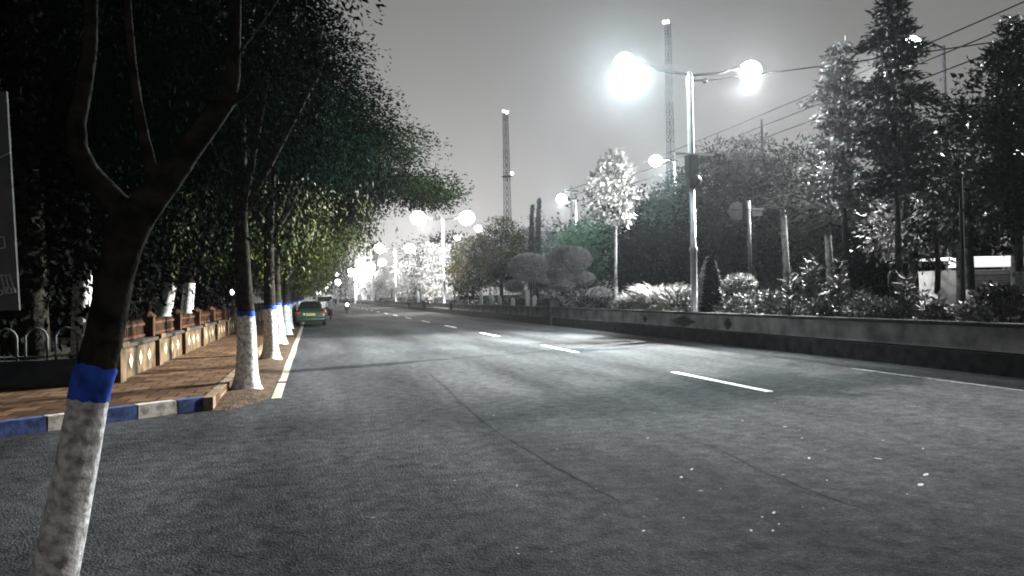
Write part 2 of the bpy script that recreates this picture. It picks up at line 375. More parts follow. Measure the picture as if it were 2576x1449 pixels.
for i, p in enumerate(pts_o): f_ = 0.12 if i == 0 else 0.5 if i == 1 else 1.0; vs += [(-1.43, p[1], (0.05 + random.uniform(0, .03)) * f_), (-1.05 - (.2 if i == 0 else 0), p[1], (0.06 + random.uniform(0, .03)) * f_), (p[0], p[1], 0.004)]
for i in range(len(pts_o) - 1):
    for k in (0, 1): fs.append((i * 3 + k, i * 3 + k + 1, i * 3 + k + 4, i * 3 + k + 3))
g.add(vs, fs); struct(g.build('dirt_verge', 'dirt', smooth=True))
g = MB(); g.lathe((-1.34, 4.55, 0), [(0.42, 0.003), (0.36, 0.02), (0.2, 0.05)], 18); struct(g.build('dirt_patch', 'dirt', smooth=True))
# markings
g = MB()
y = 1.6
for k in range(-1, 26):
    y0 = 10.6 + 9.0 * k
    g.box((6.85, y0 + 1.7, 0.006), (0.13, 3.3, 0.004))
struct(g.build('lane_dashes', 'line'))
g = MB()
yy = 13.0
while yy < 220:
    l = random.uniform(2.0, 5.0); g.box((-0.585 + random.uniform(-.01, .01), yy + l / 2, 0.006), (0.15, l, 0.004)); yy += l + random.choice([0.0, 0.12, 0.3, 0.06])
struct(g.build('edge_line', 'line_worn'))
g = MB(); g.box((10.2, 3, 0.006), (0.13, 20, 0.004)); struct(g.build('far_edge_line', 'line_faint'))
# tar seam across the lanes
def ribbon(pts, w, z=0.005):
    g = MB(); P3 = [Vector((p.x, p.y, z)) for p in pts]; vs = []; fs = []
    for i, p in enumerate(P3):
        t = (P3[min(i + 1, len(P3) - 1)] - P3[max(i - 1, 0)]).normalized(); n = Vector((-t.y, t.x, 0)) * w * random.uniform(.6, 1.3) / 2
        vs += [p + n, p - n]
    for i in range(len(P3) - 1): fs.append((2 * i, 2 * i + 1, 2 * i + 3, 2 * i + 2))
    return g.add(vs, fs)
def smooth_pts(pts, k=5):
    out = []
    for i in range(len(pts) - 1):
        for j in range(k):
            out.append(pts[i].lerp(pts[i + 1], j / k) + Vector((random.uniform(-.02, .02), random.uniform(-.02, .02), 0)))
    return out + [pts[-1]]
seam_m = mat('tar_seam', (0.012, 0.012, 0.012), rough=0.95, spec=0.03, noise=1.5, col2=(0.034, 0.034, 0.034))
seam = smooth_pts([at_z(*p) for p in ((1060, 925), (1120, 975), (1190, 1040), (1265, 1095), (1340, 1140), (1430, 1190), (1560, 1265))])
struct(ribbon(seam, 0.014).build('tar_seam', seam_m))
seam = smooth_pts([at_z(*p) for p in ((1700, 1090), (1800, 1130), (1930, 1190), (2080, 1250), (2200, 1290))])
struct(ribbon(seam, 0.012).build('tar_seam_right', seam_m))

# ------------------------------------------------------------------ median: wall + soil
WX = 11.6
g = MB(); g.box((14.5, 178, 0.27), (5.3, 420, 0.54)); struct(g.build('median_soil', 'ground'))
wall = thing('median_wall', 'long low grey wall with dark coping and dark lozenges edging the planted median', 'wall', (WX, 0, 0))
g = MB(); g.box((0.12, 172, 0.63), (0.20, 416, 0.44)); g.build('panel', 'concrete', wall)
g = MB(); g.box((0.10, 172, 0.19), (0.30, 416.02, 0.38)); g.build('plinth', 'concrete_dark', wall)
g = MB(); g.box((0.10, 172, 0.88), (0.34, 416.04, 0.07)); g.build('coping', 'concrete_dark', wall)
for px, w, h in ((1622, .42, .30), (1718, 1.75, .36), (1830, .48, .36)):
    p = at_x(px, 812, WX); g = MB()
    g.prism([(0.018, p.y - WX * 0 - w / 2, .61), (0.018, p.y, .61 - h / 2), (0.018, p.y + w / 2, .61), (0.018, p.y, .61 + h / 2)], (-0.012, 0, 0))
    g.build('lozenge', 'lozenge_dark', wall)
for px in (1385, 1135, 1068, 1030):
    p = at_x(px, 780, WX); g = MB(); g.box((0.10, p.y, 0.56), (0.42, 0.7, 1.12)); g.box((0.10, p.y, 1.16), (0.5, 0.8, 0.08)); g.build('pillar', 'concrete_dark', wall)

# ------------------------------------------------------------------ left garden walls
gw = thing('garden_wall', 'brown garden wall with cream diamond tiles running beside the lit pavement', 'wall', (-3.35, 14.95, KH - .01))
WL = 90
g = MB(); g.box((-0.14, WL / 2, 0.29), (0.24, WL, 0.58)); g.build('panel', 'garden_wall', gw)
g = MB(); g.box((-0.12, WL / 2, 0.62), (0.36, WL + .06, 0.07)); g.build('coping', 'cap', gw)
k = 0; yy = 0.18
while yy < WL:
    g = MB(); g.box((-0.11, yy, 0.31), (0.36, 0.42, 0.62)); g.box((-0.11, yy, 0.66), (0.46, 0.52, 0.09)); g.build('pillar', 'garden_wall', gw)
    if k < 8:
        for j, hh in enumerate((0.30, 0.32, 0.26)):
            yc = yy + 0.95 + j * 0.85; g = MB()
            g.prism([(-0.018, yc - .17, .31), (-0.018, yc, .31 - hh / 2), (-0.018, yc + .17, .31), (-0.018, yc, .31 + hh / 2)], (0.014, 0, 0))
            g.build('diamond_tile', 'cream', gw)
    yy += 3.6; k += 1
fence = thing('garden_fence', 'picket fence panels with orange light in their red colour, standing on the brown garden wall', 'fence', (-3.47, 14.95, KH + .64))
k = 0; yy = 0.5
while yy < 60:
    g = MB(); L_ = 2.5
    for i in range(int(L_ / 0.14)):
        yb = yy + i * 0.14; g.box((0, yb, 0.18), (0.03, 0.055, 0.36)); g.add([(-.015, yb - .0275, .36), (.015, yb - .0275, .36), (.015, yb + .0275, .36), (-.015, yb + .0275, .36), (0, yb, .43)], [(0, 1, 4), (1, 2, 4), (2, 3, 4), (3, 0, 4)])
    g.box((0, yy + L_ / 2 - .07, 0.07), (0.045, L_, 0.05)); g.box((0, yy + L_ / 2 - .07, 0.30), (0.045, L_, 0.05))
    g.build('fence_panel', 'orange_lit_fence', fence)
    g = MB(); g.box((0, yy + 2.95, .22), (.22, .24, .44)); g.lathe((0, yy + 2.95, .44), [(.16, 0), (.15, .03), (.03, .12)], 8); g.build('post', 'orange_lit_fence', fence)
    yy += 3.6
cw = thing('side_wall', 'dark slate wall running left from the pavement corner below the hoop railing', 'wall', (-3.55, 15.05, KH - .01))
g = MB(); g.box((-7, 0, 0.20), (13.6, 0.22, 0.40)); g.build('panel', 'garden_wall_dark', cw)
g = MB(); g.box((-7, 0, 0.425), (13.6, 0.3, 0.05)); g.build('coping', 'garden_wall_dark', cw)
rail = thing('hoop_railing', 'grey iron railing of arched hoops standing on the dark side wall', 'railing', (-3.9, 15.05, KH + .44))
g = MB()
for i in range(26):
    x0 = -0.1 - i * 0.47; w = 0.34
    path = [(x0, 0, 0)] + [(x0, 0, 0.38)] + [(x0 - w / 2 + w / 2 * math.cos(a), 0, 0.38 + w / 2 * math.sin(a)) for a in np.linspace(0.3, math.pi - 0.3, 7)] + [(x0 - w, 0, 0.38), (x0 - w, 0, 0)]
    g.tube(path, 0.02, 6)
g.box((-6, 0, 0.06), (12.4, 0.03, 0.03))
g.build('hoops', 'iron_grey', rail, smooth=True)
g = MB(); g.box((0.16, 0, 0.32), (0.26, 0.26, 0.64)); g.ball((0.16, 0, .7), .13); g.build('end_post', 'kerb_white', rail)

# ================================================================== LAMPS
def luminaire(root, c, dirx, lens='lens', s=1.0, tilt=0.0, rz=0.0):
    """lamp head with lens under it; c local point, dirx = +-1 outward along local x"""
    rot = Matrix.Rotation(rz, 3, 'Z') @ Matrix.Rotation(-tilt * dirx, 3, 'Y')
    g = MB()
    secs = [(-.55, .05, .05), (-.4, .09, .08), (0, .15, .13), (.3, .14, .11), (.40, .06, .05)]
    vs = []; n = 12
    for x, hw, hh in secs:
        for k_ in range(n):
            a = 2 * math.pi * k_ / n; z = math.sin(a) * hh; z = z if z > 0 else z * 0.25
            vs.append(Vector(c) + rot @ (Vector((x * dirx, math.cos(a) * hw, z)) * s))
    fs = [(i * n + k_, i * n + (k_ + 1) % n, (i + 1) * n + (k_ + 1) % n, (i + 1) * n + k_) for i in range(4) for k_ in range(n)] + [tuple(range(n)), tuple(4 * n + k_ for k_ in range(n))]
    g.add(vs, fs); h = g.build('lamp_head', 'steel', root, smooth=True)
    g = MB(); g.ball(Vector(c) + rot @ Vector((0.06 * dirx, 0, -0.10 * s)), (.38 * s, .33 * s, .32 * s), rot=rot)
    g.build('lens', lens, h, smooth=True)
def double_lamp(name, label, loc, H, reach, power, s=1.0, detail=True, cols=((0.88, 0.97, 1), (1, .98, .94)), lens='lens', spotaim=True):
    t = thing(name, label, 'street lamp', loc, group='twin-armed street lamps along the median')
    g = MB(); g.lathe((0, 0, 0), [(.20, 0), (.20, .04), (.11, .05), (.105, 2.3), (.135, 2.35), (.135, 2.45), (.09, 2.5), (.085, H * .55)], 14)
    g.build('lower_pole', 'steel', t, smooth=True)
    g = MB(); g.lathe((0, 0, 0), [(.075, H * .55), (.105, H * .56), (.095, H - .6), (.11, H - .58), (.11, H - .1), (.05, H)], 14); g.build('upper_pole', 'steel_white', t, smooth=True)
    for sx in (-1, 1):
        g = MB(); g.tube([(0, 0, H - .12), (sx * reach * .5, 0, H - .02), (sx * (reach - .45), 0, H + .20)], [.045, .04, .035], 8); g.build('arm', 'steel_dark', t, smooth=True)
        luminaire(t, (sx * reach, 0, H + .22), sx, lens, s, tilt=R(10))
    if detail:
        g = MB(); g.box((0, 0, H * .62), (.34, .30, .75)); g.box((0, 0, H * .62 - .55), (.26, .26, .35)); g.ball((0.1, -.05, H * .62 - .45), .2); g.build('junction_box', 'black_plastic', t)
        g = MB(); g.box((.35, 0, H * .62 + .42), (.9, .10, .07)); g.box((-.35, 0, H * .62 + .42), (.5, .10, .06)); g.build('bracket', 'steel_white', t)
        g = MB(); g.bar((0, 0, H - .3), (.5, 0, H - .28), .05); g.ball((.55, 0, H - .28), .09); g.build('insulator', 'steel_dark', t)
    return t
p1 = base(1747, X=12.05)
H1 = 8.75
L1 = double_lamp('street_lamp', 'nearest tall twin-armed street lamp, its white pole rising from the flower bed', (p1.x, p1.y, .54), H1 - .54, 2.15, 1, s=1.0)
light('lamp_light', (-2.15, 0, H1 - .90), 8000, (.85, .96, 1), .16, L1, spot=58, aim=(2.4, -5, -1.6 + H1 - .9), blend=.5)
for ax, ay, pw in ((-10.2, -8.2, 36000), (-10.5, 10, 38000)): light('lamp_light', (-2.15, 0, H1 - .78), pw, (.80, .95, 1), .16, L1, spot=90, aim=(ax, ay, -1.5), blend=.5)
light('lamp_light', (2.15, 0, H1 - .78), 17000, (.94, .98, 1), .16, L1, spot=40, aim=(-6, -12.5, 4.6), blend=.6)
for ax, ay in ((8, -7), (5, 16)): light('lamp_light', (2.15, 0, H1 - .78), 6500, (1, .99, .97), .2, L1, spot=125, aim=(ax, ay, 0), blend=.4)
for sx in (-1, 1): light('lamp_light', (sx * 2.15, 0, H1 - .78), 900, (.72, .93, 1) if sx < 0 else (1, 1, .97), .3, L1)
for i, (d, px, lab) in enumerate(((71.5, 1118, 'second twin-armed street lamp, white pole behind the brightly lit ivy tree'), (115, 996, 'third twin-armed street lamp along the median, far down the road'), (160, 935, 'fourth twin-armed street lamp, tiny beside the white block'), (210, 905, 'farthest twin-armed street lamp where the road meets the horizon'))):
    b = base(px, d=d)
    t = double_lamp('street_lamp', lab, (b.x, b.y, .54), H1 - .54, 2.15, 1, s=2.1 if i else 2.0, detail=False, lens='lens_warm')
    light('lamp_light', (-2.15, 0, H1 - 1.4), 12000 if i == 0 else 12000, (1, .98, .95), .3, t)
    if i < 2: light('lamp_light', (2.15, 0, H1 - 1.4), 5000, (1, .98, .95), .3, t)
# lamp behind the viewer, same row
t = double_lamp('street_lamp', 'twin-armed street lamp of the same row standing behind the viewpoint', (12.05, p1.y - 47, .54), H1 - .54, 2.15, 1, detail=False)
light('lamp_light', (-2.15, 0, H1 - .62), 2600, (1, .98, .95), .25, t)

def side_lamp(label, loc, H, power, reach=1.6, s=1.0, col=(1, 1, 1), light_on=True, lens='lens', spot=None, aim=None):
    t = thing('side_street_lamp', label, 'street lamp', loc, group='single-armed street lamps beyond the median')
    g = MB(); g.lathe((0, 0, 0), [(.16, 0), (.14, .1), (.11, H * .5), (.08, H)], 12); g.build('pole', 'steel', t, smooth=True)
    g = MB(); g.tube([(0, 0, H - .1), (-reach * .5, 0, H + .15), (-reach, 0, H + .2)], [.05, .045, .04], 8); g.build('arm', 'steel', t, smooth=True)
    luminaire(t, (-reach, 0, H + .12), -1, lens, s, tilt=R(8))
    if light_on:
        if spot: 
            o = light('lamp_light', (-reach, 0, H - .45 * s), power, col, .12, t, spot=spot, aim=Vector(aim) - Vector(loc), blend=.9)
        else: light('lamp_light', (-reach, 0, H - .45 * s), power, col, .2, t)
    return t
RL = Vector((27.6, 28.6, 0.12))
side_lamp('tall lamp half hidden behind the top of the tallest slim tree', RL, 12.2, 260000, col=(1, .99, .97), spot=58, aim=(6, 24, 0))
side_lamp('added unseen lamp beyond the right edge of the view, casting tree shadows', (27.6, 14.2, .12), 12.2, 62000, col=(1, .99, .97), spot=36, aim=(9.2, 10.8, 0))  # added lamp out of view, lights the right foreground through the trees
for i, (px, py, lab, s, pw) in enumerate(((1652, 405, 'lit lamp glowing just right of the pale young tree', 1.4, 9000), (1415, 500, 'lit lamp above the dark green trees between tower and pale tree', 1.6, 9000), (1204, 575, 'small lit lamp above the olive trees right of the second twin lamp', 1.5, 0), (1150, 600, 'tiny lit lamp just beside the top of the bright ivy tree', 1.5, 0))):
    r_ = ray(px, py); zt = 12.0; d = (zt - 1.6) / r_.z; q = CAM + r_ * d
    side_lamp(lab, (q.x + 1.6, q.y, 0.12), 11.9, pw, s=s, light_on=pw > 0, col=(.80, .95, 1))
# far cluster of globe lamps
for px, py, r_, lab in ((802, 723, .42, 'upper of two small globe lights just above the parked car'), (802, 736, .46, 'lower of two small globe lights just above the parked car'), (819, 725, .5, 'globe light right of the pair above the parked car'), (829, 712, .42, 'high globe light above the far vehicles'), (850, 711, .6, 'larger globe light above the oncoming rider'), (848, 690, .35, 'small globe light at the tip of the drooping leaves'), (881, 690, .42, 'globe light left of the white block'), (931, 672, 1.0, 'big glaring globe light in front of the white block'), (906, 700, .5, 'globe light below and left of the glaring light')):
    d = 190; q = P(px, py, d)
    t = thing('globe_lamp', lab, 'lamp', (q.x, q.y, 0), group='small globe lights at the far end of the road')
    g = MB(); g.lathe((0, 0, 0), [(.1, 0), (.06, q.z - r_)], 8); g.build('pole', 'steel', t)
    g = MB(); g.ball((0, 0, q.z), r_ * 1.3); g.build('globe', 'lens_soft', t, smooth=True)
q = P(920, 690, 200); light('far_glow_light', (q.x, q.y - 8, 9), 25000, (1, 1, 1), .5)
for px, py, lab in ((584, 735, 'small bright garden light shining between the dark trunks'),):
    q = P(px, py, 42); t = thing('garden_lamp', lab, 'lamp', (q.x, q.y, .2))
    g = MB(); g.lathe((0, 0, 0), [(.05, 0), (.04, q.z - .3)], 8); g.build('post', 'steel_dark', t)
    g = MB(); g.ball((0, 0, q.z - .2), (.10, .10, .15)); g.build('globe', 'lens_soft', t, smooth=True)

# ================================================================== TOWERS, WIRES
def tower(label, px, d, top_z, w0, w1, lights, rz=0.3):
    b = base(px, d=d); t = thing('lattice_tower', label, 'tower', (b.x, b.y, 0), rz)
    def hw(z): 
        f = z / top_z; return (w0 * max(0, 1 - f * 2.2) ** 1.3 + w1 * (0.75 + 0.6 * (1 - f))) / 2
    nseg = int(top_z / 1.9); zs = [top_z * i / nseg for i in range(nseg + 1)]
    parts = {}
    for i in range(nseg):
        band = 'tower_dark' if (i // 4) % 2 == 0 else 'tower_light'
        g = parts.setdefault((i // 4, band), MB()); a, c = hw(zs[i]), hw(zs[i + 1]); cs = [(-1, -1), (1, -1), (1, 1), (-1, 1)]
        for k_ in range(4):
            p, q = cs[k_], cs[(k_ + 1) % 4]
            g.bar((p[0] * a, p[1] * a, zs[i]), (p[0] * c, p[1] * c, zs[i + 1]), .13)
            g.bar((p[0] * a, p[1] * a, zs[i]), (q[0] * c, q[1] * c, zs[i + 1]), .055)
            g.bar((q[0] * a, q[1] * a, zs[i]), (p[0] * c, p[1] * c, zs[i + 1]), .055)
            g.bar((p[0] * a, p[1] * a, zs[i]), (q[0] * a, q[1] * a, zs[i]), .09)
    for kname, g in parts.items(): g.build('lattice_section', kname[1], t)
    g = MB()
    for zf in lights[1]: h_ = hw(top_z * zf) + .35; g.box((0, 0, top_z * zf), (2 * h_, 2 * h_, .25))
    g.build('platform', 'tower_dark', t)
    for (x, z, r_) in lights[0]: g = MB(); g.ball((x, 0, z), r_); g.build('beacon', 'lens_soft', t, smooth=True)
tower('shorter lattice radio tower rising over the trees left of centre', 1281, 200, 48.6, 4.6, 1.25, ([(-.5, 49, .36), (.45, 48.8, .42), (1.6, 33, .42)], [.66]))
tower('taller lattice radio tower rising behind the nearest street lamp', 1695, 150, 53.5, 3.4, 1.0, ([(-.9, 53.7, .34), (.0, 53.9, .34)], [.5]))
b = base(1926, d=70); t = thing('antenna_mast', 'thin antenna mast poking above the dark trees right of the lamp pole', 'mast', (b.x, b.y, 0))
g = MB(); g.lathe((0, 0, 0), [(.25, 0), (.22, 13), (.12, 14.5), (.09, 17)], 8); g.build('mast', 'steel_dark', t)
def wire(label, a, b, sag, r_=.028, n=22):
    a, b = Vector(a), Vector(b); pts = [a.lerp(b, i / n) - Vector((0, 0, sag * 4 * (i / n) * (1 - i / n))) for i in range(n + 1)]
    g = MB(); g.tube(pts, r_, 5); o = g.build('power_cable', 'wire'); tag(o, label, 'cable', 'overhead cables on the right'); return o
for dz, dx, lab in ((0.0, 0, 'topmost of three overhead cables running along the right side'), (-.55, .35, 'middle one of three overhead cables running along the right side'), (-1.35, .1, 'lowest of three overhead cables running along the right side')):
    X = 25.3 + dx
    wire(lab, (X, 6, 12.3 + dz), (X, 74, 12.0 + dz), 0.5)
end = P(2760, 66, 25)
wire('single cable stretched right from the top of the nearest street lamp', (p1.x + .55, p1.y, H1 - .28), end, 0.06, r_=.022)
for lab, a, b in (('upper of two short cables behind the slim trees', P(2005, 437, 34), P(2300, 370, 30)), ('lower of two short cables behind the slim trees', P(1995, 447, 34), P(2300, 392, 30))): wire(lab, a, b, .08, r_=.022)
def pole_at(p, H, label):
    t = thing('utility_pole', label, 'utility pole', (p[0], p[1], 0), group='utility poles carrying the overhead cables')
    g = MB(); g.lathe((0, 0, 0), [(.17, 0), (.10, H)], 10); g.build('pole', 'bark_grey', t, smooth=True)
    g = MB(); g.box((0, 0, H - .5), (1.6, .1, .12)); g.box((0, 0, H - 1.3), (1.1, .1, .12)); g.build('crossarm', 'steel_dark', t)
    return t
pole_at((25.5, 74), 12.4, 'far utility pole where the three cables end beyond the trees')
pole_at((25.5, 6), 12.7, 'utility pole out of the right edge carrying three cables')
pole_at((end.x, end.y), end.z + .2, 'utility pole beyond the right edge holding the single cable')

# ================================================================== SIGNS
b = base(1889, X=14.3); sg = thing('road_sign', 'tall sign pole with an octagonal plate seen from behind and a small white box', 'road sign', (b.x, b.y, .54))
sz = at_x(1885, 505, 14.3).z - .54
g = MB(); g.lathe((0, 0, 0), [(.055, 0), (.05, sz)], 10); g.build('pole', 'steel_dark', sg, smooth=True)
ca, sa = math.cos(R(-14.5)), math.sin(R(-14.5))
oc = [(-.34 + .33 * math.cos(a), 0.07, sz - .33 + .33 * math.sin(a)) for a in [i * math.pi / 4 for i in range(8)]]
g = MB(); g.prism([(x * ca, x * sa + y, z) for x, y, z in oc], (0, 0.02, 0)); g.build('plate', 'sign_back', sg)
g = MB(); g.box((-.25, -.0, sz - .30), (.75, .04, .04), rz=R(-14.5)); g.box((-.16, -.01, sz - .3), (.12, .1, .75)); g.build('bracket', 'steel_dark', sg)
g = MB(); g.box((.28, -.05, sz - .42), (.30, .16, .17)); g.box((.28, -.05, sz - .28), (.42, .18, .04)); g.build('box', 'steel_white', sg)
# grey board at the left edge
dB = 7.6
bd = thing('sign_board', 'tall dark grey sign board with pale block lettering at the left edge', 'sign', (0, 0, 0))
c4 = [P(48, 780, dB), P(16, 230, dB), P(-330, 215, dB), P(-300, 790, dB)]
g = MB(); n_ = (ROT @ Vector((0, 0, -1))) * 0.025; g.prism(c4, n_); g.build('panel', 'board', bd)
def stroke(g, pts, w=3.2):
    for (x0, y0), (x1, y1) in zip(pts[:-1], pts[1:]):
        a, b = P(x0, y0, dB - .012), P(x1, y1, dB - .012); g.bar(a, b, w * dB / F0, .012)
def fz(x, y): return (x / 5.176 * .844, (780 + y / 5.176) * .844)
g = MB(); stroke(g, [fz(-20, 205), fz(152, 208), fz(215, 430)]); stroke(g, [fz(20, 206), fz(70, 410)]); stroke(g, [fz(88, 206), fz(140, 412)]); stroke(g, [fz(68, 405), fz(222, 410), fz(240, 470), fz(95, 492), fz(60, 405)], 4)
stroke(g, [fz(110, 410), fz(122, 485)]); stroke(g, [fz(170, 410), fz(182, 478)]); g.build('letter', 'board_ink', bd)
g = MB(); stroke(g, [fz(-20, 440), fz(40, 445), fz(50, 500), fz(-20, 520)], 4); g.build('letter', 'board_ink', bd)
def fz2(x, y): return (x / 2.233 * .844, (300 + y / 2.233) * .844)
g = MB(); stroke(g, [fz2(-10, 908), fz2(28, 908), fz2(36, 980), fz2(-8, 984)]); g.build('letter', 'board_ink', bd)
g = MB(); stroke(g, [fz2(-10, 385), fz2(70, 345)], 3); g.build('letter', 'board_ink', bd)
g = MB(); q = P(-150, 500, dB + .1); g.box((q.x, q.y, 1.7), (.12, .12, 3.4)); g.build('post', 'steel_dark', bd)

# ================================================================== TREES
def row_trunk(t, H=3.2, r0=.21, lean=0.0, paint=1.38, blue=.10, seed=0):
    rs = random.Random(seed)
    zs = [0, .08, .25, .6, 1.0, paint - blue, paint, 2.0, 2.7, H, H + 1.5]
    rad = [r0 * 1.35, r0 * 1.15, r0 * .95, r0 * .82, r0 * .75, r0 * .70, r0 * .70, r0 * .64, r0 * .6, r0 * .6, r0 * .4]
    pts = [Vector((lean * z * .3 + math.sin(z * 1.7 + seed) * .025, math.cos(z * 1.3 + seed) * .02, z)) for z in zs]
    g = MB(); g.tube(pts, rad, 14, jit=.03)
    top = pts[-2]
    for k_ in range(5):
        a = k_ * 1.3 + seed; q = top + Vector((math.cos(a) * .9, math.sin(a) * .9, 1.5)); q2 = q + Vector((math.cos(a) * .5, math.sin(a) * .5, .9))
        g.tube([top - Vector((0, 0, .15)), top.lerp(q, .5) + Vector((0, 0, -.1)), q, q2], [r0 * .45, r0 * .35, r0 * .25, r0 * .1], 8)
    tr = g.build('trunk', 'bark', t, smooth=True)
    g = MB(); g.tube(pts[:6] + [pts[5] + (pts[6] - pts[5]) * .2], [x + .004 for x in rad[:6]] + [rad[5] + .004], 14, jit=.03, cap=False); g.build('white_paint', 'white_paint', tr, smooth=True)
    g = MB(); g.tube([pts[5], pts[6]], [rad[5] + .008, rad[6] + .008], 14, jit=.03, cap=False, edge_jit=.015); g.build('blue_band', 'blue_paint', tr, smooth=True)
    return tr
crown_cache = {}
def weeping_crown(t, key, rad, cz, K, m, leafL, leafW, matname, per, lo, hi, cx=0.0, cr=.5, seed=1, step=.11, low_k=.5, Yk=0, i_=0):
    rng = np.random.default_rng(seed)
    cen = (cx, 0, cz)
    C = clumps(rng, K, rad, cen, .35, flat=.3)
    fz_ = np.clip((C[:, 2] - (cz - rad[2] * .6)) / (rad[2] * 1.6), 0, 1)
    C[:, 0] = cx + (C[:, 0] - cx) * (1.12 - .62 * fz_); C[:, 1] *= 1.05 - .4 * fz_
    if i_ == 2:
        C = np.concatenate([C, clumps(rng, 46, (1.9, 1.6, .42), (4.1, -.6, 5.35), .1), clumps(rng, 16, (.9, .9, .3), (5.0, -1.0, 5.0), .1), clumps(rng, 26, (1.5, 1.4, .4), (3.4, .4, 7.1), .1)])
    P1_, D1 = clump_leaves(rng, C, m, cr, cen, droop=.35, squash=.5)
    low = C[(C[:, 2] < cz + rad[2] * .15) & (C[:, 0] < 3.2)]; low = low[: int(len(low) * low_k) + 1]
    P2_, D2 = strands(rng, low, per, lo, hi, step)
    keep = P2_[:, 2] > 1.75
    o = leaf_mesh('crown', P1_, D1, leafL, leafW, matname, t, seed)
    for nm, kk, mm in (('hanging_twigs', keep & (P2_[:, 2] < 4.3), 'leaf_hang' if Yk > 20 else matname), ('upper_twigs', keep & (P2_[:, 2] >= 4.3), matname)):
        leaf_mesh(nm, P2_[kk], D2[kk], leafL * 1.15, leafW, mm, t, seed)
    return o
rowspec = [ # Y, rx, ry, rz, cz, cx, K, m, mat
    (14.2, 2.3, 3.3, 2.9, 6.4, -.4, 190, 70, 'leaf_teal', 1.2, 2.6),
    (21.0, 3.6, 3.8, 3.3, 6.7, -.2, 240, 70, 'leaf_teal', 1.2, 2.8),
    (27.8, 6.0, 4.4, 3.1, 6.9, .1, 330, 70, 'leaf', 1.0, 2.8),
    (34.6, 4.8, 4.2, 3.0, 6.6, .1, 270, 60, 'leaf', 1.4, 3.2),
    (41.5, 4.2, 4.2, 2.9, 6.2, .0, 230, 50, 'leaf_olive', 1.6, 3.3),
    (48.5, 4.0, 4.2, 2.9, 6.2, .0, 200, 46, 'leaf_olive', 1.6, 3.3),
]
ordn = ['first', 'second', 'third', 'fourth', 'fifth', 'sixth', 'seventh', 'eighth', 'ninth', 'tenth', 'eleventh', 'twelfth', 'thirteenth', 'fourteenth']
protos = []
for i, (Y, rx, ry, rz_, cz, cx, K, m, mt, lo, hi) in enumerate(rowspec):
    lab = ordn[i] + ' tree past the corner in the kerbside row, trunk painted white under a blue band'
    t = thing('shade_tree', lab, 'tree', (-1.12 + random.uniform(-.04, .04), Y, .05), group='kerbside trees with white and blue painted trunks')
    row_trunk(t, seed=i, r0=.205 + .01 * (i % 2), paint=1.36 + .03 * (i % 3), lean=(-.02, .05, -.08, .03, .0, .02)[i])
    weeping_crown(t, i, (rx, ry, rz_), cz, K, int(m * (2.6, 2.2, 1.8, 1.4, 1.2, 1.2)[i]), .085 + .016 * i, .021 + .004 * i, mt, 9, lo, hi, cx=cx, seed=20 + i, step=.07 + .015 * i, Yk=Y, i_=i)
    protos.append(t)
for i in range(6, 14):
    t = copy_tree(protos[4 + i % 2]); t.location = (-1.15, 48.5 + (i - 5) * 7.4, .05); t.rotation_euler.z = (0, .5, -.4)[i % 3]; t.scale = (.92, 1, .95 + .05 * (i % 3))
    t['label'] = ordn[i] + ' tree past the corner in the kerbside row, trunk painted white under a blue band'

# near tree ---------------------------------------------------------
dN = 4.25
def PN(px, py, dd=0): return P(px, py, dN + dd)
t = thing('near_tree', 'large forked tree leaning at the left foreground, white painted trunk and broad blue band', 'tree', (0, 0, 0))
k_ = dN / F0 / 2
tp = [(108, 1560, 140), (122, 1490, 120), (140, 1440, 108), (158, 1350, 103), (180, 1230, 98), (196, 1150, 96), (208, 1080, 92), (222, 1005, 90), (233, 960, 92), (246, 915, 93), (262, 850, 90), (276, 770, 88), (292, 690, 86), (308, 620, 90), (328, 560, 100), (350, 515, 105)]
pts = [PN(a, b) for a, b, w in tp]; rad = [w * k_ for a, b, w in tp]
g = MB(); g.tube(pts, rad, 22, jit=.025); tr = g.build('trunk', 'bark', t, smooth=True)
def limb(pl, name='limb', n=16):
    g = MB(); g.tube([PN(a, b, dd) for a, b, w, dd in pl], [w * k_ for a, b, w, dd in pl], n, jit=.02); return g.build(name, 'bark', t, smooth=True)
limb([(335, 560, 84, 0), (372, 512, 80, 0), (430, 440, 70, .05), (480, 370, 62, .1), (530, 305, 56, .1), (570, 250, 52, .12), (584, 190, 40, .12), (588, 100, 35, .15), (592, 0, 31, .2), (590, -120, 26, .3)])
limb([(340, 560, 80, 0), (312, 530, 64, -.02), (268, 480, 55, -.05), (222, 430, 50, -.05), (194, 370, 48, -.05), (192, 310, 44, -.05), (208, 240, 39, 0), (226, 130, 34, 0), (230, 0, 31, .05), (226, -120, 26, .1)])
limb([(392, 470, 34, .04), (380, 420, 30, .0), (362, 340, 25, 0), (345, 250, 22, 0), (332, 150, 20, 0), (322, 30, 18, 0), (318, -100, 15, 0)])
limb([(560, 262, 40, .1), (590, 248, 26, .08), (622, 234, 15, .05), (632, 228, 6, .05)], 'branch_stub')
limb([(586, 165, 9, .1), (610, 120, 7, .1), (650, 70, 5, .1), (700, 0, 4, .2)], 'twig', 6)
g = MB(); g.tube(pts[:8] + [PN(226, 985)], [x + .003 for x in rad[:8]] + [91 * k_ + .003], 22, jit=.025, cap=False, edge_jit=.004); g.build('white_paint', 'white_paint', tr, smooth=True)
g = MB(); g.tube([PN(223, 1000), PN(229, 975), PN(238, 940), PN(246, 916)], [91.5 * k_ + .006, 92 * k_ + .006, 93 * k_ + .006, 93.5 * k_ + .006], 22, jit=.025, cap=False, edge_jit=.016); g.build('blue_band', 'blue_paint', tr, smooth=True)
rng = np.random.default_rng(5)
cc = PN(180, -420)
C = clumps(rng, 150, (2.1, 2.3, 1.6), (cc.x, cc.y + .6, cc.z + .7), .3)
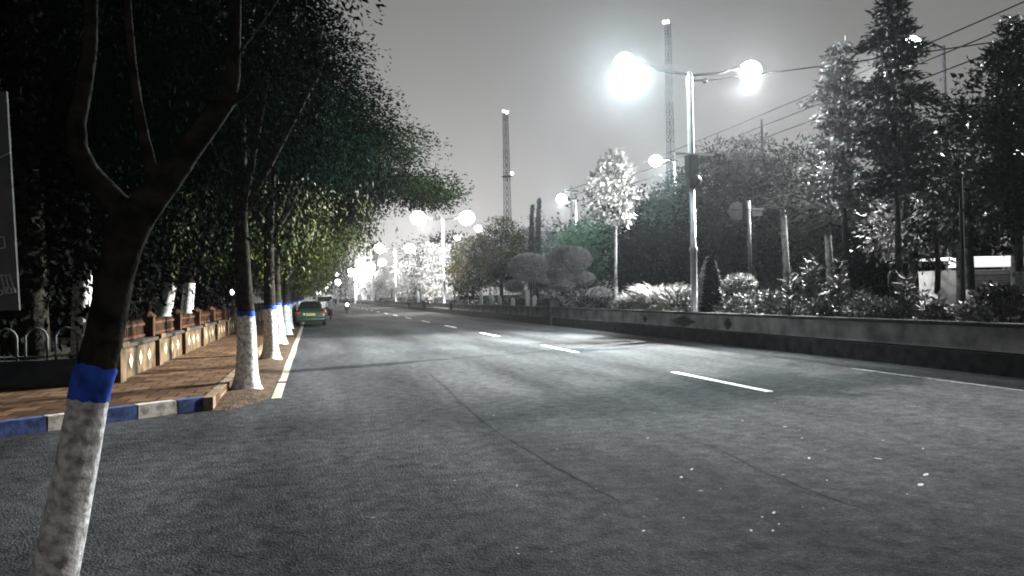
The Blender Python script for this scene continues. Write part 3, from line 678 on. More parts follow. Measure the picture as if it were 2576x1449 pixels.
P1_, D1 = clump_leaves(rng, C, 190, .32, cc)
P2_, D2 = strands(rng, C[C[:, 2] < cc.z + .9][:30], 5, .4, 1.3, .05)
kp = (P2_[:, 1] > 2.6) & (P2_[:, 0] < cc.x + 1.3)
leaf_mesh('crown', np.concatenate([P1_, P2_[kp]]), np.concatenate([D1, D2[kp]]), .06, .014, 'leaf_black', t, 3)

# leaning painted trunks + dark trees in the garden on the left ----------------
def simple_tree(label, X, Y, rad, cz, K, m, leafL, leafW, mt, name='garden_tree', group=None, trunk_r=.16, bark='bark', lean=(0, 0), seed=0, cr=.5, z0=.15, squash=.6, painted=False, droop=.2, inner=.35, flat=.2):
    t = thing(name, label, 'tree', (X, Y, z0), group=group)
    rng = np.random.default_rng(seed)
    g = MB(); top = Vector((lean[0], lean[1], cz - rad[2] * .3))
    pth = [Vector((0, 0, -.05)), Vector((lean[0] * .25, lean[1] * .25, top.z * .3)), Vector((lean[0] * .6, lean[1] * .6, top.z * .65)), top, top + Vector((0, 0, rad[2] * .9))]
    rr = [trunk_r * 1.25, trunk_r, trunk_r * .85, trunk_r * .7, trunk_r * .2]
    g.tube(pth, rr, 10, jit=.03)
    for q in range(5):
        a = q * 1.26 + seed; e = top + Vector((math.cos(a) * rad[0] * .6, math.sin(a) * rad[1] * .6, rad[2] * .35))
        g.tube([top - Vector((0, 0, .3)), top.lerp(e, .5), e], [trunk_r * .5, trunk_r * .3, trunk_r * .1], 6)
    tr = g.build('trunk', bark, t, smooth=True)
    if painted:
        g = MB(); g.tube([pth[0], pth[0].lerp(pth[1], .5), pth[1], pth[1].lerp(pth[2], painted)], [rr[0] + .005, (rr[0] + rr[1]) / 2 + .005, rr[1] + .005, rr[1] + .004], 10, jit=.03, cap=False); g.build('white_paint', 'white_paint', tr, smooth=True)
    cen = (lean[0], lean[1], cz)
    C = clumps(rng, K, rad, cen, inner, flat=flat)
    Pp, D = clump_leaves(rng, C, m, cr, cen, droop=droop, squash=squash)
    kp = Pp[:, 2] > .3
    leaf_mesh('crown', Pp[kp], D[kp], leafL, leafW, mt, t, seed)
    return t
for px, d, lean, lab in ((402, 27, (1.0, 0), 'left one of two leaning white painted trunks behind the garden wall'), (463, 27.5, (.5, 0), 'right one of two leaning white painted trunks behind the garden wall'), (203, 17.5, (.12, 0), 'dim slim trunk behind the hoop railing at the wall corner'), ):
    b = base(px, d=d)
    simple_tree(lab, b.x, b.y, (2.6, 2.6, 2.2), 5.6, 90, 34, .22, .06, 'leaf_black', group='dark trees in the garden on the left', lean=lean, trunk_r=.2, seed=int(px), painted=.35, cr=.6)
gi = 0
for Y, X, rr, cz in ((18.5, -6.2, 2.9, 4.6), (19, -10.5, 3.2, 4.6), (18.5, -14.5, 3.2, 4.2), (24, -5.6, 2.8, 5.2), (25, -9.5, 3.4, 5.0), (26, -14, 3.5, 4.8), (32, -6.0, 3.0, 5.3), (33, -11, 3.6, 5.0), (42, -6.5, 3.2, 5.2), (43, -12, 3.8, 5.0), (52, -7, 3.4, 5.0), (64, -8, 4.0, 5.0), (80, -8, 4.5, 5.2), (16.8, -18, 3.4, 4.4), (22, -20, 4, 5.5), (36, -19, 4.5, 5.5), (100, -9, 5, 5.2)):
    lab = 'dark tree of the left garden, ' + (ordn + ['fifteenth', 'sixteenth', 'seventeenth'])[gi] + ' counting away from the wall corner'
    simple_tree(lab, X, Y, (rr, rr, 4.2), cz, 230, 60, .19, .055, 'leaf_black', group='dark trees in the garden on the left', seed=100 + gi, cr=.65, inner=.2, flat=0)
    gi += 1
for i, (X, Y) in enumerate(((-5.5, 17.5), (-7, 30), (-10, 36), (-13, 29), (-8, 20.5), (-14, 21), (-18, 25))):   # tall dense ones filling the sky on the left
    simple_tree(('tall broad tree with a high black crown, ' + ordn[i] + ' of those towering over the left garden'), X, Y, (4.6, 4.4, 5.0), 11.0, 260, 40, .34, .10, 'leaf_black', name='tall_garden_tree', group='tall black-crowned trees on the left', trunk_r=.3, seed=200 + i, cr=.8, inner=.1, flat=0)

# median / right side trees ---------------------------------------
def mast_tree(label, px, X, ztop, zbot, rmax, mt='leaf_grey', seed=0, dens=1.0, apex_px=None, white=1.3, leafL=.13):
    b = base(px, X=X); t = thing('slim_tree', label, 'tree', (b.x, b.y, .54), group='tall slim trees standing in the median')
    ztop -= .54; zbot -= .54
    rng = np.random.default_rng(seed)
    g = MB(); g.tube([(0, 0, -.05), (.02, 0, ztop * .35), (-.02, .02, ztop * .7), (0, 0, ztop * .98)], [.085, .07, .045, .012], 9); tr = g.build('trunk', 'bark_dim', t, smooth=True)
    if white:
        g = MB(); g.tube([(0, 0, -.04), (.012, 0, white * .6), (.015, 0, white)], [.092, .086, .083], 9, cap=False); g.build('white_paint', 'bark_grey', tr, smooth=True)
    Pp = []; D = []; nb = int(92 * dens)
    for i in range(nb):
        f = (i + rng.random()) / nb; z = zbot + (ztop - zbot) * f
        tier = .75 + .4 * math.sin(f * 23 + seed) * .5
        r_ = rmax * min(1.0, (1 - f) ** .62 * 1.25) * (0.65 + .35 * min(1, f * 6)) * tier * rng.uniform(.40, 1.32) + .05
        a = i * 2.399 + rng.normal() * .4; k2 = max(5, int(34 * r_ / rmax)); s = np.linspace(.12, 1, k2)[:, None]
        dr = np.array([math.cos(a), math.sin(a), .28]); q = np.array([0, 0, z]) + dr * s * r_ ; q[:, 2] -= (s[:, 0] ** 2) * r_ * .38
        for rep in range(6):
            Pp.append(q + rng.normal(size=q.shape) * np.array([.09, .09, .05]))
            d = np.repeat(dr[None, :], k2, 0) * .9 + rng.normal(size=q.shape) * .5; d[:, 2] -= .25; D.append(d)
    leaf_mesh('crown', np.concatenate(Pp), np.concatenate(D), leafL, .026, mt, t, seed)
    return t
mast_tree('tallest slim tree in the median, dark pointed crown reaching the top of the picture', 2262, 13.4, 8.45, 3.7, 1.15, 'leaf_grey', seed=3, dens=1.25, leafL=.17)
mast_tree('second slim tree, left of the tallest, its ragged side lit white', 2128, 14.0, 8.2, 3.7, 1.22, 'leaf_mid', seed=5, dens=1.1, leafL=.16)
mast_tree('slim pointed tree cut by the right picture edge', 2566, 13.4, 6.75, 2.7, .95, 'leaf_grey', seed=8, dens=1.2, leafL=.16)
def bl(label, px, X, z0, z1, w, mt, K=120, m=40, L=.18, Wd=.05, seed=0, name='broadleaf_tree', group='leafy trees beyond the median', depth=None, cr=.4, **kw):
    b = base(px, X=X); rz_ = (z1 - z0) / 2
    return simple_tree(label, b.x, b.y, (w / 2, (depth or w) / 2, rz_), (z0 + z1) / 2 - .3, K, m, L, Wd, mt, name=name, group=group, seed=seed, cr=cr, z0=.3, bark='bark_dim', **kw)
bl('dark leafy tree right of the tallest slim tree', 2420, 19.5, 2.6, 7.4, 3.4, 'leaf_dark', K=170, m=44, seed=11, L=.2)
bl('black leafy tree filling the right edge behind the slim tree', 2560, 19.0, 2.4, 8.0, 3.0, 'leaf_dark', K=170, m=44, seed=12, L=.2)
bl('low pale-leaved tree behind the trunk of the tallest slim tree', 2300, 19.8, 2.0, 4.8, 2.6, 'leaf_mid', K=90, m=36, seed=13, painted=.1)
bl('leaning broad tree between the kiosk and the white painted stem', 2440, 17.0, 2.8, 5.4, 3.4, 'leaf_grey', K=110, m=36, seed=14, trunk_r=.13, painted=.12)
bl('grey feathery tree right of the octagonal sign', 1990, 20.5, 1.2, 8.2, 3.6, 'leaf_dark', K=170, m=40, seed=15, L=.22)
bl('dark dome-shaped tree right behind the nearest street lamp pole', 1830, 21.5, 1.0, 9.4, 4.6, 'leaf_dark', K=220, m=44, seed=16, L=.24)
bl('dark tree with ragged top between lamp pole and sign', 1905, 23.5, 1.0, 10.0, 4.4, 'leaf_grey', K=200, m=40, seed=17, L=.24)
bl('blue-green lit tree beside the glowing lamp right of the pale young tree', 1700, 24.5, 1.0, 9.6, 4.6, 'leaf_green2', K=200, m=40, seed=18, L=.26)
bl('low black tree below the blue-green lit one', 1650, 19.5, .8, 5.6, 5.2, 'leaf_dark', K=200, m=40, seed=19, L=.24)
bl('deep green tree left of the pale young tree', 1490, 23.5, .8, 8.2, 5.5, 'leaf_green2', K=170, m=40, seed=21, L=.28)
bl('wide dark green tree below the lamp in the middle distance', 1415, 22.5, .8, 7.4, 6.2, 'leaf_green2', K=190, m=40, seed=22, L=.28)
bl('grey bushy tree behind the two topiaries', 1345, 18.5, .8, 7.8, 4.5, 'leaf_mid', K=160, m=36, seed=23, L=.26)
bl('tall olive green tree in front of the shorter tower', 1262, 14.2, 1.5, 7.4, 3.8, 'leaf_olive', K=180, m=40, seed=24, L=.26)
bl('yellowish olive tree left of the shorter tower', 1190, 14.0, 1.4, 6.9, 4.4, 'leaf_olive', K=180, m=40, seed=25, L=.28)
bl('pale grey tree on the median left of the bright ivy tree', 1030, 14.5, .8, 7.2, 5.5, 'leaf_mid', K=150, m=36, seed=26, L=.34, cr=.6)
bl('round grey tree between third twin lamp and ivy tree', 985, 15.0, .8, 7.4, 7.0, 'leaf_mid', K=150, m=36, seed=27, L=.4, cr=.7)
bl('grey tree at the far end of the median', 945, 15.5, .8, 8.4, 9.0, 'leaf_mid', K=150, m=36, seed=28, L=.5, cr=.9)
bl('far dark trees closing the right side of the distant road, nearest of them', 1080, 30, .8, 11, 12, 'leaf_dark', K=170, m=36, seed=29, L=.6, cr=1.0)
for i, (px, d, w, h, lab) in enumerate(((1130, 120, 16, 11, 'wide distant tree behind the second twin lamp'), (1560, 75, 12, 11, 'distant tree behind the pale young tree'), (1680, 62, 10, 9.5, 'distant tree behind the low black tree'), (1800, 58, 9, 11, 'distant tree behind the dome-shaped tree'), (2100, 45, 9, 6.5, 'distant low tree behind the second slim tree'), (2230, 42, 8, 6.5, 'distant low tree behind the tallest slim tree'), (870, 230, 18, 13, 'faint tree at the vanishing point of the road'), (1400, 110, 14, 12, 'faint wide tree behind the dark green trees'), (2000, 50, 8, 8.5, 'distant tree right of the sign'), (2380, 40, 8, 6.2, 'distant tree behind the kiosk'))):
    b = base(px, d=d); simple_tree(lab, b.x, b.y, (w / 2, w / 2, h / 2), h / 2 + .3, 130, 34, .22 + w * .02, .06 + w * .006, 'leaf_dark' if i < 6 or i > 7 else 'leaf_mid', name='distant_tree', group='distant trees beyond the far road', seed=300 + i, cr=w * .09, inner=.15, flat=0)
# ivy-covered bright tree
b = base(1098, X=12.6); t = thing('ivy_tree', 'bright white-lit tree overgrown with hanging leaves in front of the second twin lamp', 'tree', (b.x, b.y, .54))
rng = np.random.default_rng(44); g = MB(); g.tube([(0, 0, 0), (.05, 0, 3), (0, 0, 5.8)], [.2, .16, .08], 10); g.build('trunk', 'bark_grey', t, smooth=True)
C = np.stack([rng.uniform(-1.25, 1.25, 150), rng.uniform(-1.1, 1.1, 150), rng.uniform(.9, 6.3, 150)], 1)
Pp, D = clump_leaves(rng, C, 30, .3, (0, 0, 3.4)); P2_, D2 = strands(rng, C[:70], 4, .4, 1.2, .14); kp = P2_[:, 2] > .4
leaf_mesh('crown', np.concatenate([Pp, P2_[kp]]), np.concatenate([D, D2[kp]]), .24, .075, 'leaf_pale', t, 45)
# pale young tree with thin straight stem
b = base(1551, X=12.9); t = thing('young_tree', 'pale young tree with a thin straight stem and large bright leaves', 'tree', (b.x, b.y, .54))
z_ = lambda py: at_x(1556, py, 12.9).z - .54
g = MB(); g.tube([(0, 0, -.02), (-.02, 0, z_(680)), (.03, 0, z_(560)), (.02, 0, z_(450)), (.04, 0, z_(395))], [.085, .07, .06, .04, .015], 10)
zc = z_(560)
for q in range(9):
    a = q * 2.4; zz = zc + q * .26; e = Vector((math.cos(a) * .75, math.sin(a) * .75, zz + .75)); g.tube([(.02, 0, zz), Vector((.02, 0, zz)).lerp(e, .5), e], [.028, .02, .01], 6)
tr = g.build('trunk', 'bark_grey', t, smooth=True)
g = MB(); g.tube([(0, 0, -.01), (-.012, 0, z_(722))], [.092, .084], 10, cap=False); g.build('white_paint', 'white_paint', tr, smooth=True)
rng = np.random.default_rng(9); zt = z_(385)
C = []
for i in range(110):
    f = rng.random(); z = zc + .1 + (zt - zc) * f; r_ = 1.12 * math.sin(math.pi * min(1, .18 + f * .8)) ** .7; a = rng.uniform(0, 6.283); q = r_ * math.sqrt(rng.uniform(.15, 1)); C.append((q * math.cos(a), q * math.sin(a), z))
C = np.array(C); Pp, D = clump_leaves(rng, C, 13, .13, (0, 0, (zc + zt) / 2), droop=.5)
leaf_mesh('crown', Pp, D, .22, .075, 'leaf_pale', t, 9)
# cypress-like spires
for px, X, top, lab in ((1335, 16.5, 8.4, 'left one of two bare feathery spires beside the shorter tower'), (1352, 16.8, 8.8, 'right one of two bare feathery spires beside the shorter tower')):
    b = base(px, X=X); t = thing('spire_tree', lab, 'tree', (b.x, b.y, .5)); rng = np.random.default_rng(px)
    g = MB(); g.tube([(0, 0, 0), (.1, 0, 4), (.35, 0, top - .5)], [.1, .07, .02], 8); g.build('trunk', 'bark', t, smooth=True)
    n = 2600; z = rng.uniform(2.5, top - .5, n); a = rng.uniform(0, 6.28, n); r_ = .34 * (1 - (z - 2.5) / (top - 2)) * rng.random(n) ** .5 + .03
    Pp = np.stack([r_ * np.cos(a) + .35 * (z / top) ** 2, r_ * np.sin(a), z], 1); D = rng.normal(size=(n, 3)) * .4; D[:, 2] += 1
    leaf_mesh('crown', Pp, D, .2, .03, 'leaf_grey', t, px)
# palm fronds
def palm(label, px, X, z, n, L, mt='leaf_mid', seed=0):
    b = base(px, X=X); t = thing('palm_tree', label, 'palm tree', (b.x, b.y, .2), group='feathery palms among the dark trees'); rng = np.random.default_rng(seed)
    g = MB(); g.tube([(0, 0, 0), (.08, 0, z * .5), (0, 0, z)], [.17, .13, .11], 10); g.build('trunk', 'bark_dim', t, smooth=True)
    Pp = []; D = []
    for i in range(n):
        a = i * 2.4 + rng.normal() * .2; el = rng.uniform(.3, 1.25); l = L * rng.uniform(.8, 1.15); k2 = 30; s = np.linspace(.05, 1, k2)
        h = np.array([math.cos(a), math.sin(a), 0]); q = np.outer(s * l * math.cos(el), h); q[:, 2] = z + s * l * math.sin(el) - s ** 2 * l * .55
        side = np.array([-math.sin(a), math.cos(a), 0])
        for sg_ in (-1, 1):
            Pp.append(q); d = h[None, :] * .7 + sg_ * side[None, :] * .9 + rng.normal(size=q.shape) * .12; d[:, 2] -= .35; D.append(d)
    leaf_mesh('fronds', np.concatenate(Pp), np.concatenate(D), .38, .020, mt, t, seed)
palm('palm with arching lit fronds right of the sign', 1975, 17.5, 4.4, 16, 2.3, 'leaf_dark', 51)
palm('palm with dark fronds rising above the dome-shaped tree', 1900, 20.5, 7.0, 14, 2.4, 'leaf_grey', 52)
palm('palm with pale rounded fronds right behind the lamp pole', 1810, 21.5, 8.0, 14, 1.9, 'leaf_mid', 53)
palm('small palm in the blue-green glow beside the lamp pole', 1700, 20.5, 6.4, 14, 2.0, 'leaf_green2', 54)
palm('palm with dark fronds left of the second slim tree', 2085, 17.5, 3.6, 14, 1.9, 'leaf_dark', 55)

# topiary ---------------------------------------------------------
def topiary(label, px, X, lobes, stem, seed, name='topiary_tree'):
    b = base(px, X=X); t = thing(name, label, 'topiary', (b.x, b.y, .54), group='clipped topiary plants on the median'); rng = np.random.default_rng(seed)
    g = MB(); g.tube([(0, 0, 0), (.04, 0, stem * .5), (0, 0, stem)], [.10, .08, .07], 8); 
    for (x, y, z, a, c, h) in lobes: g.tube([(0, 0, max(.1, z - h * 1.3)), (x, y, z)], [.05, .04], 6)
    g.build('trunk', 'bark_grey', t, smooth=True)
    for (x, y, z, a, c, h) in lobes:
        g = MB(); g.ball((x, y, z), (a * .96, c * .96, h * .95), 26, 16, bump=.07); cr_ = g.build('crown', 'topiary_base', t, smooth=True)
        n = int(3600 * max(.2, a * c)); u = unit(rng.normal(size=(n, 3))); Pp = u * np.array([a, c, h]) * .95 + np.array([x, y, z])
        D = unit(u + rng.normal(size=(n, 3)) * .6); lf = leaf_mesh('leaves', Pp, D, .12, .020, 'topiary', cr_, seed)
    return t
topiary('big ball topiary, left one of the two large clipped trees', 1332, 14.2, [(0, 0, 2.85, 1.42, 1.4, .95), (.9, -.2, 1.75, .55, .5, .35), (-1.0, .3, 1.6, .6, .6, .4)], 2.4, 61)
topiary('tiered mushroom topiary, right one of the two large clipped trees', 1432, 14.0, [(.08, 0, 2.95, 1.25, 1.2, .72), (-.55, .1, 2.3, .75, .8, .34), (.45, -.2, 1.85, .95, .95, .42), (-.4, -.1, 1.6, .8, .8, .4)], 2.2, 62)
topiary('small clipped ball bush right of the tiered topiary', 1507, 13.6, [(0, 0, .85, .62, .6, .45)], .6, 63, 'ball_bush')
topiary('low round clipped bush beside the sign pole', 1862, 13.6, [(0, 0, 1.25, .52, .5, .28)], 1.0, 64, 'ball_bush')
# cone shrub; its rim light is put in as pale outer leaves
b = base(1788, X=12.9); t = thing('cone_bush', 'cone-shaped bush with rim light coloured into its outer leaves right of the lamp pole', 'bush', (b.x, b.y, .54)); rng = np.random.default_rng(66)
hC = at_x(1783, 650, 12.9).z - .54
g = MB(); g.tube([(0, 0, 0), (0, 0, hC * .8)], [.06, .02], 8); g.build('stem', 'bark', t)
for nm, mt, inner_, n in (('inner_leaves', 'leaf_dark', (.1, .9), 4200), ('rim_lit_leaves', 'leaf_pale', (1.0, 1.2), 3600)):
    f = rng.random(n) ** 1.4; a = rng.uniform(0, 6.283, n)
    if nm == 'rim_lit_leaves': a = np.where(np.sin(a) < -.35, -a, a)       # none towards the road: the pale leaves paint the rim light only
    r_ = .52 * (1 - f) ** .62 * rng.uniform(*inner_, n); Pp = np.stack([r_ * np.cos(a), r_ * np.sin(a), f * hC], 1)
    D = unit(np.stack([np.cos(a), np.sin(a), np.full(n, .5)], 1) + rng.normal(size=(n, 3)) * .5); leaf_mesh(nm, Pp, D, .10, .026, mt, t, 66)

# ------------------------------------------------------------------ shrubs on the median
def shrub(label, px, X, h, r_, kind, seed):
    b = base(px, X=X); t = thing({'grass': 'grass_tuft', 'flower': 'flowering_shrub', 'lance': 'lance_leaf_plant', 'fine': 'leafy_shrub'}[kind], label, 'plant' if kind in ('grass', 'lance') else 'shrub', (b.x, b.y, .54), rz=random.uniform(0, 6), group='shrubs and plants growing behind the median wall')
    rng = np.random.default_rng(seed)
    if kind == 'grass':
        n = 420; a = rng.uniform(0, 6.283, n); Pp = []; D = []; W_ = []
        for k2 in range(4):   # arching blades in four pieces
            s0 = k2 / 4; el = 1.2 - s0 * 1.1
            rr = r_ * s0 * rng.uniform(.7, 1.2, n) * .9; zz = h * (1 - (1 - s0) ** 1.8) * .95
            Pp.append(np.stack([rr * np.cos(a), rr * np.sin(a), zz * rng.uniform(.85, 1.05, n)], 1)); D.append(np.stack([np.cos(a) * math.cos(el), np.sin(a) * math.cos(el), np.full(n, math.sin(el))], 1) + rng.normal(size=(n, 3)) * .12)
        leaf_mesh('blades', np.concatenate(Pp), np.concatenate(D), h * .42, .016, 'leaf_pale', t, seed)
        return t
    if kind == 'lance':
        g = MB(); Pp = []; D = []
        for s_ in range(max(3, int(r_ * 9))):
            a0 = rng.uniform(0, 6.283); bx, by = rng.uniform(0, r_ * .8) * math.cos(a0), rng.uniform(0, r_ * .8) * math.sin(a0); hh = h * rng.uniform(.45, 1)
            g.tube([(bx * .5, by * .5, 0), (bx * .8, by * .8, hh * .5), (bx, by, hh * .9)], [.022, .016, .01], 5)
            for z in np.arange(.25, hh, .16):
                for q in range(6):
                    a = rng.uniform(0, 6.283); el = rng.uniform(.1, .9); Pp.append((bx * (.5 + .5 * z / hh), by * (.5 + .5 * z / hh), z)); D.append((math.cos(a) * math.cos(el), math.sin(a) * math.cos(el), math.sin(el)))
        g.build('stem', 'bark', t); leaf_mesh('leaves', Pp, D, .30, .038, 'leaf_mid', t, seed); return t
    g = MB()
    for s_ in range(5):
        a0 = s_ * 1.25; g.tube([(0, 0, 0), (math.cos(a0) * r_ * .3, math.sin(a0) * r_ * .3, h * .4), (math.cos(a0) * r_ * .6, math.sin(a0) * r_ * .6, h * .8)], [.02, .014, .006], 5)
    g.build('stem', 'bark', t)
    C = clumps(rng, 46, (r_, r_, h * .5), (0, 0, h * .52), .3); Pp, D = clump_leaves(rng, C, 26, .12, (0, 0, h * .3), droop=-.1)
    kp = Pp[:, 2] > 0; leaf_mesh('leaves', Pp[kp], D[kp], .12, .03, 'leaf_mid' if kind == 'flower' else 'leaf_grey', t, seed)
    if kind == 'flower':
        C2 = C[C[:, 2] > h * .45]; Pp, D = clump_leaves(rng, C2, 9, .09, (0, 0, h * .3), droop=-.4); leaf_mesh('blossoms', Pp, D, .10, .04, 'petal', t, seed + 1)
    return t
SH = [
 (1372, 'fine', .9, .7, 'dark low shrub under the ball topiary'), (1408, 'fine', 1.0, .8, 'dark shrub between the two topiaries'), (1440, 'flower', 1.2, .6, 'white blossoming shrub under the tiered topiary'),
 (1472, 'fine', 1.0, .8, 'dark shrub just right of the white blossoming one'), (1520, 'fine', .9, .5, 'dark shrub below the small clipped ball'), (1528, 'flower', .8, .5, 'low flowering shrub left of the young tree stem'), (1580, 'flower', .9, .6, 'flowering shrub just right of the young tree stem'),
 (1612, 'grass', 1.1, .8, 'first tuft of arching pale blades right of the young tree'), (1655, 'grass', 1.45, .95, 'tallest tuft of arching pale blades'), (1700, 'grass', 1.3, .9, 'tuft of pale blades left of the lamp pole foot'), (1738, 'flower', 1.0, .6, 'flowering shrub at the foot of the lamp pole'),
 (1775, 'flower', .8, .55, 'low flowering shrub before the cone bush'), (1812, 'lance', .9, .6, 'low long-leaved plant right of the cone bush'), (1850, 'flower', .9, .6, 'flowering shrub below the round clipped bush'), (1892, 'flower', 1.0, .6, 'flowering shrub at the foot of the sign pole'),
 (1935, 'flower', 1.1, .6, 'flowering shrub just right of the sign pole'), (1985, 'lance', 1.7, .7, 'long-leaved plant left of the tallest one'), (2032, 'lance', 2.95, .75, 'tallest long-leaved plant with white glinting leaves'), (2062, 'flower', .9, .55, 'flowering shrub before the tallest long-leaved plant'),
 (2100, 'lance', 2.2, .8, 'long-leaved plant below the second slim tree'), (2150, 'lance', 1.3, .6, 'low long-leaved plant below the second slim tree'), (2190, 'flower', .9, .55, 'flowering shrub left of the tallest slim trunk'), (2240, 'flower', .8, .5, 'flowering shrub right of the tallest slim trunk'),
 (2296, 'lance', 1.75, .45, 'tall narrow long-leaved plant left of the white stem'), (2335, 'lance', 1.0, .5, 'low long-leaved plant in front of the white stem'), (2385, 'flower', .7, .5, 'flowering shrub in front of the kiosk left wall'), (2430, 'fine', .7, .5, 'dark shrub in front of the kiosk middle'),
 (2478, 'flower', .7, .45, 'flowering shrub in front of the kiosk shutter'), (2515, 'fine', 1.1, .4, 'tall dark shrub in front of the kiosk right side'), (2560, 'lance', .8, .45, 'long-leaved plant at the right picture edge'),
]
for i, (px, kd, h, r_, lab) in enumerate(SH): shrub(lab, px, 12.75 + (i % 3) * .25, h * .86, r_, kd, 400 + i)
# ground cover: nobody could count it
rng = np.random.default_rng(77); n = 26000
yy_ = 7 + 110 * rng.random(n) ** 1.7; Pp = np.stack([12.0 + rng.random(n) * 4.6, yy_, .52 + rng.random(n) * (.18 + .14 * np.sin(yy_ * 1.9) ** 2)], 1); D = rng.normal(size=(n, 3)) * .6; D[:, 2] += .7
o = leaf_mesh('ground_cover', Pp, D, .15, .035, 'leaf_grey', None, 77); tag(o, 'low dark leaves covering the soil behind the median wall', 'ground cover', kind='stuff')
# far hedge on the median
for px, lab in ((1105, 'hedge strip under the bright ivy tree'), (1180, 'hedge strip under the yellowish olive tree'), (1040, 'hedge strip left of the ivy tree along the far median'), (985, 'farthest low hedge strip on the median'), (1270, 'hedge strip under the tall olive tree')):
    b = base(px, X=13); t = thing('hedge', lab, 'hedge', (b.x, b.y, .54), group='low hedge strips on the far median'); rng = np.random.default_rng(px); n = 3000; Lh = b.y * .17
    g = MB(); g.tube([(0, -Lh / 2, .1), (0, Lh / 2, .1)], [.05, .05], 5); g.build('stem', 'bark', t)
    Pp = np.stack([rng.uniform(-.6, .6, n), rng.uniform(-Lh / 2, Lh / 2, n), rng.random(n) * .6], 1); leaf_mesh('leaves', Pp, rng.normal(size=(n, 3)), .22, .06, 'leaf_grey', t, px)
# white painted stumps / posts on the median
for i, (px, h, lab) in enumerate(((1210, 1.0, 'white post under the yellowish olive tree'), (1238, .7, 'white post between the two olive trees'), (1257, .7, 'white post under the tall olive tree'), (1290, .6, 'white post left of the ball topiary stem'), (1327, .95, 'white post at the ball topiary stem'), (1345, .7, 'white post just right of the ball topiary stem'), (1078, 1.1, 'white post left under the ivy tree'), (1052, 1.2, 'slim white post left of the ivy tree'), (1150, .8, 'white post right of the ivy tree'))):
    h *= 1.35; b = base(px, X=12.1); t = thing('white_post', lab, 'post', (b.x, b.y, .52), group='short white posts on the median'); g = MB()
    g.lathe((0, 0, 0), [(.15, 0), (.14, h * .9), (.10, h), (.02, h + .05)], 10); g.build('post', 'petal', t, smooth=True)
    g = MB(); g.lathe((0, 0, 0), [(.19, 0), (.19, .08), (.15, .1)], 10); g.build('base', 'concrete', t)

# ------------------------------------------------------------------ kiosk on the right
kb = base(2462, d=29); kz = .12
ks = thing('kiosk', 'small kiosk with bright white fascia and closed metal shutter', 'kiosk', (kb.x, kb.y, kz), rz=R(-14.5) + R(4))
wid = 2.9; top = P(2460, 650, 29).z - kz; ft = P(2460, 672, 29).z - kz
g = MB(); g.box((0, .9, (ft - .1) / 2), (wid, 1.6, ft - .1)); g.build('wall', 'plaster', ks)
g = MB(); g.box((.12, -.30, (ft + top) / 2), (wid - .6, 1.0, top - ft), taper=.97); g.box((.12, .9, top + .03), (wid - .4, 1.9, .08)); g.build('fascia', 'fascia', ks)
g = MB()
for i in range(int((ft - .5) / .09)): g.box((.35, .06, .45 + i * .09), (1.75, .06, .075))
g.build('shutter', 'shutter', ks)
g = MB(); g.box((-.56, .05, ft / 2), (.08, .12, ft - .02)); g.box((1.28, .05, ft / 2), (.08, .12, ft - .02)); g.box((.35, .05, .42), (1.75, .14, .06)); g.box((.35, .03, ft - .25), (1.75, .10, .05)); g.build('frame', 'steel', ks)
b = base(2357, X=14.5); t = thing('painted_stem', 'short crooked stem painted bright white in front of the kiosk', 'tree trunk', (b.x, b.y, .54))
g = MB(); g.tube([(.05, 0, 0), (0, 0, .3), (.03, 0, .62), (0, 0, .78)], [.10, .08, .085, .08], 9, jit=.1); g.build('white_paint', 'petal', t, smooth=True)
g = MB(); g.tube([(0, 0, .78), (.05, 0, 1.5), (.0, 0, 2.5)], [.07, .06, .05], 9, jit=.05); g.build('stem', 'bark', t, smooth=True)
b = base(2243, X=16); t = thing('bollard_light', 'slender post behind the trunk of the tallest slim tree', 'post', (b.x, b.y, .54))
g = MB(); g.lathe((0, 0, 0), [(.07, 0), (.05, 1.0), (.09, 1.05), (.09, 1.4), (.03, 1.5)], 10); g.build('post', 'steel_dark', t, smooth=True); g = MB(); g.lathe((0, 0, 0), [(.12, 0), (.12, .1)], 10); g.build('base', 'concrete', t)
# dark pole right
b = base(2424, X=13.5); t = thing('slim_pole', 'thin dark pole standing in front of the kiosk corner', 'pole', (b.x, b.y, .54)); g = MB(); g.lathe((0, 0, 0), [(.05, 0), (.04, 3.4)], 8); g.build('pole', 'steel_dark', t); g = MB(); g.ball((0, 0, 3.42), .06); g.build('cap', 'steel_dark', t)

# ------------------------------------------------------------------ buildings far away
def building(label, px, d, w, dep, h, mt='plaster', floors=4, cols=3, rz=R(-14.5)):
    b = base(px, d=d); t = thing('building', label, 'building', (b.x, b.y, 0), rz)
    g = MB(); g.box((0, 0, h / 2), (w, dep, h)); g.build('wall', mt, t); g = MB(); g.box((0, 0, h + .2), (w + .4, dep + .4, .4)); g.build('roof', 'concrete', t)
    for f in range(floors):
        for c in range(cols):
            x = -w / 2 + w * (c + .5) / cols; z = h * (f + .5) / floors; fr = MB(); fr.box((x, -dep / 2 - .04, z), (w / cols * .5, .08, h / floors * .5)); fo = fr.build('window', 'plaster', t)
            gg = MB(); gg.box((x, -dep / 2 - .09, z), (w / cols * .42, .03, h / floors * .42)); gg.build('pane', 'window', fo)
building('plain white block at the far end of the road', 924, 215, 5.2, 9, 16.3, floors=5, cols=2)
building('low dim building behind the right trees', 2150, 48, 13, 6, 5.2, 'concrete', floors=2, cols=5)
building('long low building far left of the vanishing point', 700, 230, 30, 10, 9, 'concrete', floors=2, cols=6)

